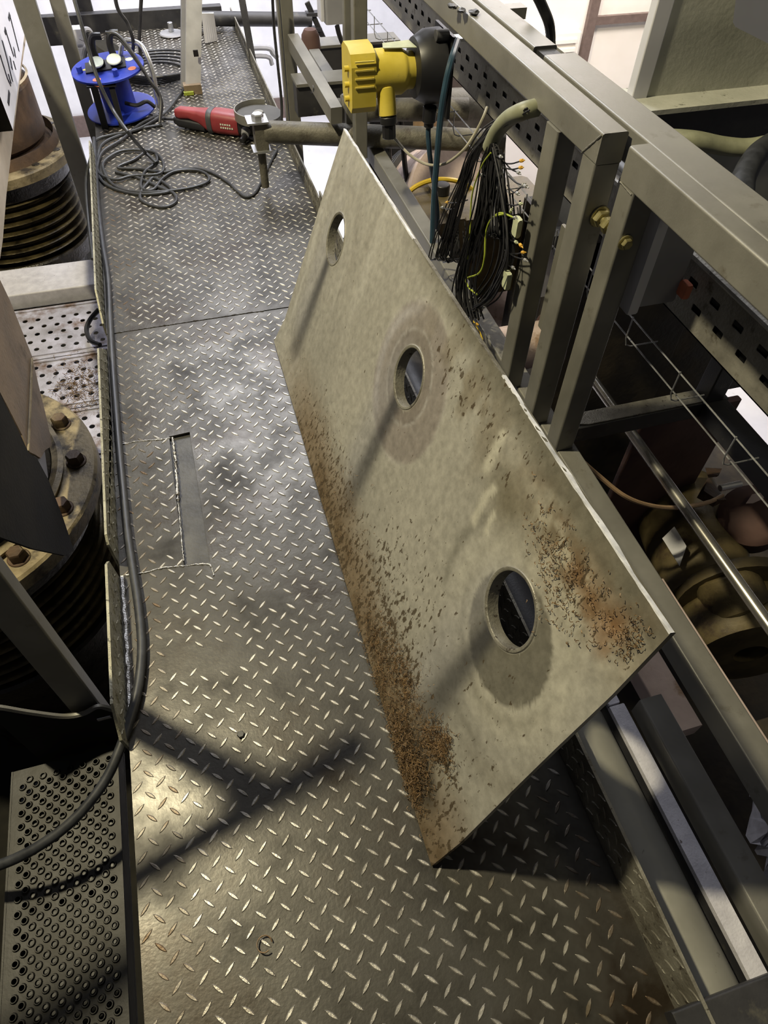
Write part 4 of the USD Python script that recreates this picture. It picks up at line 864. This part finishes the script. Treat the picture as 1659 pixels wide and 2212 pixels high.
# near pump column with bolted flange
def pump_unit(nm, lab, cx, cy, z, Rf, shaft_h, shaft_r, nb, bolt_r, rot, full):
    t = Thing(nm, lab, 'pump column', (cx, cy, z - 1.0)); ax = (0, 0, 1)
    t.part('flange', lathe([(shaft_r, 0), (Rf - .008, 0), (Rf, -.008), (Rf, -.055), (Rf - .02, -.06), (shaft_r, -.06)], (cx, cy, z), ax, 72), 'flange')
    t.part('shaft_sleeve', lathe([(.0001, shaft_h), (shaft_r * .9, shaft_h), (shaft_r, shaft_h - .05), (shaft_r + .012, .05), (shaft_r + .03, .0), (.0001, 0)], (cx, cy, z), ax, 60, closed=False), 'grease' if full else 'rust')
    if full: t.part('sealing_ring', lathe([(shaft_r + .025, 0), (shaft_r + .055, .004), (shaft_r + .06, .018), (shaft_r + .045, .026), (shaft_r + .025, .02)], (cx, cy, z), ax, 60), 'flange')
    for k in range(nb):
        a = rot + 2 * math.pi * k / nb; p = np.array([cx + bolt_r * math.cos(a), cy + bolt_r * math.sin(a), z])
        if full:
            bt = t.part('bolt', hexbolt(p + [0, 0, .004], (math.sin(a) * .02, .03, 1), .026, .030), 'rust')
            t.part('washer', cyl(p, p + [0, 0, .0042], .032, 20), 'rust', parent=bt)
        else: t.part('bolt_hole', cyl(p, p + [0, 0, .003], .022, 14), 'grease')
    t.part('flange_skirt', lathe([(Rf - .06, -.06), (Rf - .05, -.061), (Rf - .055, -.15), (Rf - .07, -.15)], (cx, cy, z), ax, 60), 'grease')
    prof = []; n = 7
    z0 = -.155
    for k in range(n):
        b = z0 - k * .052
        prof += [(Rf - .10, b), (Rf - .065, b - .006), (Rf - .055, b - .014), (Rf - .065, b - .022), (Rf - .10, b - .030), (Rf - .105, b - .042)]
    t.part('bellows', lathe(prof + [(Rf - .15, z0 - n * .052), (Rf - .15, z0)], (cx, cy, z), ax, 60), 'bellows', smooth=50)
    zb = z0 - n * .052
    t.part('lower_flange', lathe([(.0001, zb), (Rf - .06, zb), (Rf - .05, zb - .01), (Rf - .05, zb - .09), (.0001, zb - .09)], (cx, cy, z), ax, 60, closed=False), 'grease')
    t.part('base', cyl((cx, cy, z + zb - .09), (cx, cy, -1.40), Rf - .14, 40), 'grease')
    return t
pump_unit('pump_column', 'near pump column with four big rusty bolt heads on its ochre flange', -.94, 1.68, -.2, .50, .40, .345, 14, .438, .02, True)
FX, FY, FZ = -1.06, 4.55, -.35
pump_unit('pump_column', 'far pump column with brassy bellows rings under a rusty flange, upper left', FX, FY, FZ, .50, .03, .40, 14, .44, .1, False)
up = Thing('rising_pipe', 'rusty rising pipe standing on the far pump column', 'pipe', (FX, FY, FZ + .03))
up.part('lower_pipe', cyl((FX, FY, FZ + .031), (FX, FY, FZ + .34), .375, 48), 'rust'); up.part('upper_pipe', cyl((FX, FY, FZ + .34), (FX, FY, FZ + 1.6), .33, 48), 'rust')
up.part('weld_ring', lathe([(.37, -.006), (.381, 0), (.37, .006)], (FX, FY, FZ + .34), (0, 0, 1), 48), 'cream')
# cream casing with the sign
cpn = Thing('cream_casing', 'cream-painted casing with rust runs along the left edge', 'casing', (-.65, 3, 0))
cpn.part('panel', slab([on(p, 0, -.62) for p in ((62, -60), (60, 60), (49, 130), (38, 215), (28, 300), (14, 420), (6, 520), (0, 560), (-60, 600), (-140, -60))], .03, (-1, 0, 0)), 'cream', smooth=False)
q = on((116, 182), 0, -.54); single('pale_bar', bx(-.60, -.54, q[1], q[1] + .03, q[2], q[2] + 1.5, .004), 'cream', 'pale pinkish upright bar right of the rusty rising pipe', 'bar')
SX = -.565
sg = Thing('sign_board', 'white sign board with thick black lettering, cut off by the left edge of the picture', 'sign', on((30, 200), 0, SX))
c1, c2, c3, c4 = on((47, 118), 0, SX), on((28, 282), 0, SX), on((0, 175), 0, SX), on((26, -40), 0, SX)
yb, yt = c2[1], c1[1]; zb_ = (c1[2] + c2[2]) / 2
sg.part('board', bx(SX - .045, SX, yb, yt + .35, zb_, zb_ + .42, .002), 'white')
sg.part('end_cap', bx(SX - .046, SX + .0005, yb - .004, yb, zb_ - .001, zb_ + .42), 'dark_panel', label='dark end face')
strokes = [[(21, 32), (41, 110)], [(12, 65), (26, 110), (30, 122)], [(5, 88), (16, 130), (27, 175)], [(0, 118), (10, 150), (17, 172), (23, 183)], [(22, 124), (26, 148)], [(30, 104), (33, 122)], [(20, 198), (18, 225)], [(18, 160), (24, 180)], [(29, 132), (34, 150)], [(12, 62), (11, 72)], [(21, 30), (19, 42)]]
for s_ in strokes:
    P = [on(p, 0, SX + .0012) for p in s_]; w = .014 if len(s_) > 1 else .01
    VV = [[], []]
    for a, b in zip(P[:-1], P[1:]):
        m = bar(a, b, .002, w, (0, 1, .3), 0); VV[0].append(m.vertices); VV[1].append(m.faces)
    sg.part('letter_stroke', merged(VV), 'black', smooth=False)
# brown panel and dark plate in front of the near pump
bpn = Thing('brown_guard', 'brown ragged-edged guard sheet in front of the near pump column', 'guard', (-.54, 1.9, 0))
bpn.part('sheet', slab([on(p, 0, -.54) for p in ((-40, 560), (0, 604), (22, 650), (45, 708), (69, 769), (84, 835), (101, 905), (113, 963), (98, 972), (88, 990), (76, 982), (61, 975), (48, 940), (20, 885), (0, 847), (-40, 800))], .008, (-1, 0, 0)), 'brown', smooth=False)
bpn.part('trim_wire', tube([on((69, 775), 0, -.536), on((66, 860), 0, -.536), on((61, 975), 0, -.536)], .0035, 6), 'flange')
bpn.part('flap', slab([on(p, 0, -.545) for p in ((2, 760), (30, 800), (60, 890), (95, 960), (104, 1030), (98, 1060), (80, 1000), (40, 900))], .01, (-1, 0, 0)), 'grey_box', label='blue-grey greasy flap')
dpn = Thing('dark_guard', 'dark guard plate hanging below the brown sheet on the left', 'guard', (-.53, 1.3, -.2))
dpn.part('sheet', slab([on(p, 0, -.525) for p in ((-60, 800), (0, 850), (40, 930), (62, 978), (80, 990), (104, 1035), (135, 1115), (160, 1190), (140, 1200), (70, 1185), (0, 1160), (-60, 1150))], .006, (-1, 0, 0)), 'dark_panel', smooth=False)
# upright flat bars of the stair rail
p1_ = on((150, 170), 0, -.40)
single('stair_upright', bx(-.475, -.395, 3.42, 3.46, -.35, 1.25, .004), 'rail', 'tall grey flat upright in front of the far pump column', 'upright')
single('stair_upright', bx(-.455, -.385, 4.52, 4.56, -.4, 1.25, .004), 'rail', 'second grey flat upright, just left of the blue cable reel', 'upright')
single('pale_upright', bx(-.60, -.55, 4.6, 4.65, -.2, 1.4, .004), 'light_box', 'pale narrow upright between the two grey flat uprights', 'upright')
for k, (px, py, l) in enumerate(((168, 75, 'small pale bracket beside the second upright, upper of two'), (172, 115, 'small pale bracket beside the second upright, lower of two'))):
    q = at(px, py, 4.8); single('small_bracket', cat_([bx(q[0] - .04, q[0] + .04, 4.78, 4.86, q[2] - .04, q[2] + .03, .006)]), 'light_box', l, 'bracket')
    single('hook_bracket', tube([at(px + 8, py + 12, 4.7), at(px + 14, py - 10, 4.72), at(px + 26, py - 8, 4.74), at(px + 30, py + 8, 4.74)], .014, 8), 'grey_box', ('bent grey hook plate behind the reel, upper of two', 'bent grey hook plate behind the reel, lower of two')[k], 'hook')

# lower perforated deck, three planks
DZ = -.5
edges = [on((150, 640), 2, DZ)[1], on((150, 767), 2, DZ)[1], on((150, 884), 2, DZ)[1], on((180, 998), 2, DZ)[1]]
edges[0] = edges[1] + .40
for k in range(3):
    y1, y0 = edges[k] - .003, edges[k + 1] + .003
    pts = [(x, y) for i, x in enumerate(np.arange(-1.18, -.42, .056)) for y in np.arange(y0 + .075 + (i % 2) * .0, y1 - .05, .056)]
    pts = [(x + .028 * (round((y - y0) / .056) % 2), y) for x, y in pts]
    pg = sbox(-1.25, y0, -.40, y1).difference(unary_union([Point(x, y).buffer(.0115, 4) for x, y in pts]))
    t = Thing('deck_plank', ('perforated pale deck plank, farthest of three, with a black cable loop on it', 'perforated pale deck plank, middle of three, rusty debris on it', 'perforated pale deck plank, nearest of three, beside the pump flange')[k], 'deck plank', (-.8, (y0 + y1) / 2, DZ))
    t.part('sheet', prism(pg, .003, (0, 0, DZ - .003), *E3), 'deck', smooth=False)
    t.part('rib', bx(-1.25, -.40, y0 + .022, y0 + .030, DZ, DZ + .006, .002), 'deck'); t.part('side_flange', bx(-1.25, -.40, y0, y0 + .004, DZ - .05, DZ - .003), 'deck'); t.part('rib', bx(-1.25, -.40, y1 - .024, y1 - .016, DZ, DZ + .006, .002), 'deck')
single('cable_loop', tube([on((214, 668), 2, DZ + .10), on((195, 690), 2, DZ + .07), on((187, 712), 2, DZ + .05), on((195, 735), 2, DZ + .05), on((216, 745), 2, DZ + .06)], .010, 8), 'black_rubber', 'black cable loop peeping out beside the middle kick plate', 'cable')
VV = [[], []]
for k in range(520):
    p = on((RNG.normal(175, 30), RNG.normal(835, 28)), 2, DZ + .004 + abs(RNG.normal(0, .004)))
    if p[0] > -.42: continue
    d = RNG.normal(0, 1, 3) * [1, 1, .3]; d /= np.linalg.norm(d); l = RNG.uniform(.006, .022)
    m = tube([p - d * l / 2, p + [0, 0, .002], p + d * l / 2], .0011, 3, smooth=False); VV[0].append(m.vertices); VV[1].append(m.faces)
single('metal_shavings', merged(VV), 'shaving', 'rusty debris scattered on the middle perforated deck plank', 'metal shavings', kind='stuff', smooth=False)
lb0, lb1 = on((20, 640), 2, -.46), on((215, 592), 2, -.46)
single('dusty_beam', bx(-1.3, -.40, lb0[1] - .03, lb0[1] + .20, -.52, -.44, .008), 'rail_dusty', 'dusty mauve cross beam below the far bellows', 'beam')
single('cross_tube', cyl(on((222, 1028), 2, -.42) - [.25, 0, 0], on((222, 1028), 2, -.42) + [.2, 0, 0], .03, 16), 'light_box', 'pale tube end showing beside the bolted flange', 'tube')

# ================================================================ CABLES ALONG THE LEFT EDGE
def floorpts(pts, z): return [on(p, 2, z) for p in pts]
hose = floorpts([(203, 300), (207, 380), (212, 450), (222, 530), (233, 600), (238, 700), (244, 800), (250, 880), (258, 980), (266, 1060), (275, 1150), (287, 1230), (299, 1310), (306, 1390), (302, 1460), (288, 1530)], .0135)
hose += [on((262, 1610), 2, .0), on((225, 1690), 2, -.02), (on((160, 1770), 2, -.04)), on((80, 1830), 2, -.06), on((0, 1868), 2, -.08), on((-90, 1890), 2, -.1)]
single('black_hose', tube(hose, .0105, 12), 'grey_cable', 'long black hose along the left edge, swinging out over the stair tread', 'hose')
lead1 = floorpts([(340, 250), (300, 270), (265, 300), (225, 325), (212, 350), (215, 375), (250, 388), (285, 380), (345, 375), (352, 350), (330, 328), (270, 325), (235, 340), (222, 360)], .012)
lead1 += floorpts([(240, 395), (275, 412), (330, 415), (400, 408), (445, 395), (450, 380), (425, 368), (380, 370), (352, 385), (330, 410), (305, 405), (312, 372), (338, 350), (335, 330), (320, 325), (290, 345), (255, 362)], .009)
lead1 += floorpts([(300, 365), (350, 372), (375, 368), (420, 364), (455, 372), (490, 392), (512, 412), (530, 425), (548, 420), (562, 398), (580, 360), (598, 325)], .007)
single('extension_lead', tube(lead1, .0062, 8, 7), 'grey_cable', 'thin dark lead looping over the tread plate from the reel to the handrail', 'cable')
lead2 = floorpts([(350, 270), (300, 280), (230, 305), (212, 335), (214, 380), (240, 405), (300, 420), (370, 412), (335, 385), (320, 395), (305, 415), (305, 432), (330, 445), (360, 447), (380, 435), (375, 418), (345, 405), (300, 385), (250, 372)], .006)
single('extension_lead', tube(lead2, .0072, 8, 7), 'grey_cable', 'thicker dark lead ending in a small loop nearest the camera', 'cable')
single('extension_lead', tube(floorpts([(400, 190), (380, 215), (360, 240), (330, 262), (290, 282), (240, 292), (205, 305)], .012) + [on((196, 340), 0, -.36), on((186, 390), 0, -.40), on((190, 470), 0, -.42), on((200, 560), 0, -.42)], .0068, 8), 'grey_cable', 'dark lead sweeping round the front of the reel and over the left edge', 'cable')
coil = []
for k in range(5):
    for a in np.linspace(0, 2 * math.pi, 14, endpoint=False): coil.append(np.array([-.02 + (.17 + .012 * k) * math.cos(a) + .01 * k, 4.35 + (.16 + .01 * k) * math.sin(a), .008 + .011 * k]))
single('cable_coil', tube(coil, .0055, 7, 3), 'black_rubber', 'coil of black cable lying between the reel and the ladder', 'cable coil')
for k, (P, l) in enumerate((([at(246, -20, 3.9), at(255, 20, 3.9), at(275, 50, 3.9), at(288, 90, 3.9), at(285, 120, 4.0)], 'black cable with a bright edge coming down to the reel, left of two'), ([at(306, -20, 4.1), at(303, 40, 4.1), at(301, 90, 4.1), at(305, 125, 4.1)], 'black cable coming down behind the reel, right of two'))):
    single('drop_cable', tube(P, .0085, 8), 'black_rubber', l, 'cable')
single('slant_cable', tube([at(155, -20, 3.4), at(172, 40, 3.35), at(195, 120, 3.3), at(215, 180, 3.25), at(245, 240, 3.2), at(280, 290, 3.05), on((310, 325), 2, .05), on((338, 352), 2, .02)], .0075, 8), 'grey_cable', 'grey cable slanting down in front of the reel to the tangle', 'cable')

# ================================================================ CABLE REEL
rb_ = on((265, 232), 2, .0); RX, RY = rb_[0], rb_[1] - .09
tilt = np.array([-.08, -.06, 1.0]); tilt /= np.linalg.norm(tilt); r0 = np.array([RX, RY, .022])
rl = Thing('cable_reel', 'blue plastic cable reel with two pale-capped sockets on top', 'cable reel', r0)
rl.part('lower_flange', lathe([(.0001, 0), (.155, 0), (.165, .004), (.165, .010), (.155, .012), (.0001, .012)], r0, tilt, 48, closed=False), 'blue')
top = r0 + tilt * .18
rl.part('hub', lathe([(.0001, .0), (.075, 0), (.075, .172), (.0001, .172)], r0 + tilt * .01, tilt, 32, closed=False), 'blue')
tf = rl.part('upper_flange', lathe([(.0001, 0), (.155, 0), (.168, .004), (.168, .012), (.155, .014), (.0001, .014)], top, tilt, 48, closed=False), 'blue')
a_, b_, d_ = frame_from(tilt)
if a_[0] < 0: a_, b_ = -a_, -b_
if b_[1] < 0: b_ = -b_
def RT(x, y, h=0): return top + a_ * x + b_ * y + tilt * (.014 + h)
rl.part('socket_panel', slab([RT(-.10, -.05), RT(.085, -.05), RT(.085, .06), RT(-.10, .06)], .006, tilt), 'black')
for sx_ in (-.035, .045):
    s1 = rl.part('socket', cyl(RT(sx_, -.002, .004), RT(sx_, .002, .03), .030, 20), 'black')
    rl.part('socket_cap', cyl(RT(sx_ - .004, -.040, .034), RT(sx_ - .004, -.043, .042), .033, 24), 'pale', parent=s1, label='pale green hinged cap')
    rl.part('plug', tube([RT(sx_ - .002, .01, .02), RT(sx_ - .004, .02, .075), RT(sx_ + .012, .02, .115), RT(sx_ + .05, .02, .115)], .0155, 10), 'black', parent=s1)
for x, y in ((-.125, -.02), (.035, -.115), (-.06, .12)): rl.part('rim_button', cyl(RT(x, y), RT(x, y, .026), .013, 14), 'blue', parent=tf)
for x, y, m in ((.105, .035, 'pale'), (.11, -.07, 'orange'), (-.055, -.125, 'orange')):
    e = lathe([(.0001, .001), (.019, .001), (.019, 0), (.0001, 0)], RT(x, y), tilt, 20, closed=False); rl.part('round_sticker', e, m, parent=tf)
rl.part('warning_sticker', slab([RT(-.13, .0), RT(-.075, .02), RT(-.08, -.015)], .001, tilt), 'sticker', parent=tf); rl.part('warning_sticker', slab([RT(.04, .065), RT(.10, .05), RT(.05, .045)], .001, tilt), 'sticker', parent=tf)
hd_ = r0 + tilt * .0
rl.part('tube_handle', tube([RT(.06, .09, -.01), RT(.10, .10, .05), RT(.155, .07, .052), RT(.185, .03, .03), RT(.195, -.01, -.05), RT(.185, -.03, -.13), RT(.18, -.03, -.20)], .0115, 12), 'zinc', label='bent galvanised tube handle')
rl.part('front_legs', bx(RX - .105, RX - .075, RY - .16, RY - .13, 0, .18, .004), 'black'); rl.part('front_legs', bx(RX - .025, RX + .0, RY - .17, RY - .14, 0, .17, .004), 'black')
rl.part('leg_clip', slab([(RX - .12, RY - .165, .181), (RX + .01, RY - .175, .172), (RX + .005, RY - .135, .176), (RX - .12, RY - .125, .185)], .006, (0, 0, 1)), 'black'); rl.part('clip_sticker', lathe([(.0001, .001), (.028, .001), (.028, 0), (.0001, 0)], (RX - .06, RY - .148, .1865), (0, 0, 1), 20, closed=False), 'orange')
rl.part('winder_hook', tube([r0 + tilt * .06 + a_ * .03 - b_ * .08, r0 + tilt * .05 + a_ * .08 - b_ * .10, r0 + tilt * .05 + a_ * .13 - b_ * .08, r0 + tilt * .02 + a_ * .16 - b_ * .08], .009, 8), 'black')
for k, (o, l) in enumerate(((0, 'plug lead arching off the reel top, upper one'), (.016, 'plug lead arching off the reel top, lower one'))):
    single('plug_lead', tube([RT(.04 + o, .02, .125 - o), RT(.09, .0, .115 - o), RT(.13, -.05, .06 - o), RT(.17, -.10, -.04), RT(.20, -.13, -.13 + o), on((345, 262 + 200 * o), 2, .02)], .0072, 8), 'black_rubber', l, 'cable')

# ================================================================ ANGLE GRINDER
g0_, g1_ = on((385, 258), 2, .05), on((498, 272), 2, .05)
gd = g1_ - g0_; gd[2] = 0; gd /= np.linalg.norm(gd); gs = np.cross([0, 0, 1], gd)
GB = on((390, 250), 2, .055)
def G(a, s, h): return GB + gd * a + gs * s + np.array([0, 0, h])
gr = Thing('angle_grinder', 'red angle grinder lying on the tread plate with its disc facing up', 'angle grinder', G(.2, 0, -.055))
def loft(sec, n=20):
    """sec: (a, centre h, half-width s, half-height h)"""
    V = []; ang = np.linspace(0, 2 * np.pi, n, endpoint=False); F = []
    for a, h0, ws, wh in sec:
        for t in ang:
            c, s = math.cos(t), math.sin(t); V.append(G(a, ws * math.copysign(abs(c) ** .7, c), h0 + wh * math.copysign(abs(s) ** .7, s)))
    m = len(sec)
    for i in range(m - 1):
        for j in range(n):
            k = (j + 1) % n; F += [(i * n + j, i * n + k, (i + 1) * n + k), (i * n + j, (i + 1) * n + k, (i + 1) * n + j)]
    V += [G(sec[0][0], 0, sec[0][1]), G(sec[-1][0], 0, sec[-1][1])]
    for j in range(n): k = (j + 1) % n; F += [(m * n, k, j), (m * n + 1, (m - 1) * n + j, (m - 1) * n + k)]
    t = trimesh.Trimesh(V, F, process=False)
    if t.volume < 0: t.invert()
    return t
gr.part('rear_handle', loft([(-.02, .012, .018, .018), (0, .015, .03, .024), (.05, .018, .03, .022), (.10, .012, .036, .03), (.145, .0, .048, .045), (.15, .0, .048, .046)]), 'red')
gr.part('handle_grip', loft([(-.035, -.022, .014, .014), (-.01, -.024, .026, .022), (.04, -.026, .03, .024), (.10, -.028, .034, .024), (.13, -.03, .036, .022)]), 'black')
gr.part('rubber_band', loft([(.15, 0, .052, .05), (.155, 0, .054, .052), (.17, 0, .054, .052), (.175, 0, .052, .05)]), 'dark_grey')
mh_ = gr.part('motor_housing', loft([(.175, 0, .050, .049), (.20, 0, .053, .051), (.29, 0, .052, .050), (.305, 0, .048, .047)]), 'red')
for k in range(2):
    for j in range(5 + k): gr.part('printed_mark', bar(G(.222 + j * .011, -.0535, .006 - k * .014), G(.229 + j * .011, -.0535, .006 - k * .014), .002, .007, (0, 0, 1), 0), 'pale', parent=mh_)
gr.part('gear_head', loft([(.305, -.004, .045, .044), (.33, -.008, .044, .042), (.385, -.01, .040, .036), (.41, -.012, .028, .026)]), 'black')
dc = G(.40, .0, .050)
gr.part('disc', lathe([(.012, 0), (.104, 0), (.105, .001), (.104, .003), (.012, .003)], dc, (0, 0, 1), 48), 'disc')
gr.part('clamp_nut', cyl(dc, dc + [0, 0, .012], .022, 20), 'rail')
ga = np.linspace(2.2, 5.2, 18); base_a = math.atan2(gd[1], gd[0])
pg_ = [dc[:2] + .112 * np.array([math.cos(t + base_a - .55), math.sin(t + base_a - .55)]) for t in ga] + [dc[:2] + .107 * np.array([math.cos(t + base_a - .55), math.sin(t + base_a - .55)]) for t in ga[::-1]]
gr.part('guard', trimesh.Trimesh(*(lambda m: (m.vertices + [0, 0, dc[2] - .015], m.faces))(trimesh.creation.extrude_polygon(Polygon(pg_), .04, engine='earcut')), process=False), 'rail')
gr.part('side_handle', cat_([cyl(G(.345, -.045, -.012), G(.35, -.075, -.02), .022, 16, .018)]), 'grey_box'); gr.part('handle_stub', cyl(G(.35, -.075, -.02), G(.345, -.11, -.032), .013, 14), 'black')
single('grinder_lead', tube([G(-.03, 0, -.02), G(-.07, .02, -.03), G(-.12, .05, -.045), G(-.18, .04, -.046), G(-.26, -.04, -.046)], .006, 8), 'black_rubber', 'black lead running from the red grinder towards the reel', 'cable')

# ================================================================ LADDER AND FAR END
lf0, lf1 = on((404, 205), 2, .0), on((432, 203), 2, .0)
lt0, lt1 = at(398, -40, 4.0 + .13), at(444, -40, 4.13)
ld = Thing('ladder', 'aluminium ladder stile standing at the far end with a square hole in it', 'ladder', lf0)
def stile(z): 
    k = z / 1.3; return lf0[0] + .03, lf0[1] + .30 * k
base_c = np.array([lf0[0] + .035, lf0[1] + .02, .012]); topc = np.array([(lt0[0] + lt1[0]) / 2 + .0, 4.16, lt0[2]])
ld.part('stile', bar(base_c, topc + (topc - base_c) * .3, .075, .028, (0, 1, 0)), 'alu'); ld.part('foot', bx(base_c[0] - .045, base_c[0] + .045, base_c[1] - .03, base_c[1] + .025, 0, .045, .005), 'brown', label='worn brown and green rubber foot')
ld.part('foot_scrap', bx(base_c[0] - .05, base_c[0] - .0, base_c[1] - .04, base_c[1] - .02, .001, .02, .004), 'green_wire')
hq = at(423, 115, 4.03); ld.part('square_hole', bx(hq[0] - .012, hq[0] + .012, hq[1] - .004, hq[1] + .004, hq[2] - .014, hq[2] + .014), 'black')
ld.part('side_channel', bar(base_c + [-.045, .06, 0], topc + [-.045, .06, 0] + (topc - base_c) * .3, .022, .05, (0, 1, 0)), 'grey_box')
fq = on((452, 92), 2, .0)
lfn = Thing('slotted_tread', 'pale ribbed plastic tread leaning behind the ladder', 'tread', fq)
for k in range(6): lfn.part('rib', bar(on((438 + k * 4, 28), 1, 4.75), on((446 + k * 4.2, 92 - k * 1.0), 2, .008), .018, .010, (0, 1, 0), 0), 'light_box')
q = at(200, 70, 5.08), at(470, 60, 5.08); hi = at(300, 24, 5.1)
eb = Thing('end_beam', 'black upstand plate closing the far end of the walkway', 'beam', (0, 5.13, 0))
eb.part('plate', bx(-.62, .46, 5.10, 5.16, -.05, hi[2], .004), 'black_steel')
single('end_post', bx(at(190, 30, 5.1)[0] - .05, at(190, 30, 5.1)[0] + .03, 5.16, 5.22, -.2, 1.2, .004), 'black_steel', 'dark post at the far left corner of the walkway', 'post')
wq = on((372, 76), 2, .0)
fl = Thing('floor_stud', 'small round base plate with a bright stud at the far end', 'base plate', wq)
fl.part('disc', cyl(wq + [0, 0, .002], wq + [0, 0, .014], .075, 24), 'grey_box'); fl.part('stud', cyl(wq + [.0, .02, .014], wq + [.0, .02, .06], .016, 12), 'zinc')
sk = on((225, 108), 2, .03); 
single('dirty_rag', hull([sk + np.array(v) for v in ((-.1, -.1, -.029), (.08, -.12, -.029), (.12, .05, -.029), (-.05, .14, -.029), (-.06, .0, .05), (.03, .03, .04), (-.02, -.06, .03))]), 'dark_panel', 'dark heap of oily rag at the far left corner', 'rag', smooth=False)
nq = on((520, 1586), 2, .006); single('loose_nut', hexbolt(nq + [0, 0, -.006], (0, 0, 1), .008, .008), 'black', 'small black nut lying on the tread plate below the patch strip', 'nut')
cq = on((572, 2040), 2, .003); single('swarf_curl', tube([cq + np.array([.013 * math.cos(t), .013 * math.sin(t), .002 + .0012 * t]) for t in np.linspace(0, 5.2, 12)], .0012, 5), 'shaving', 'small rusty curl of swarf on the tread plate near the bottom', 'swarf')
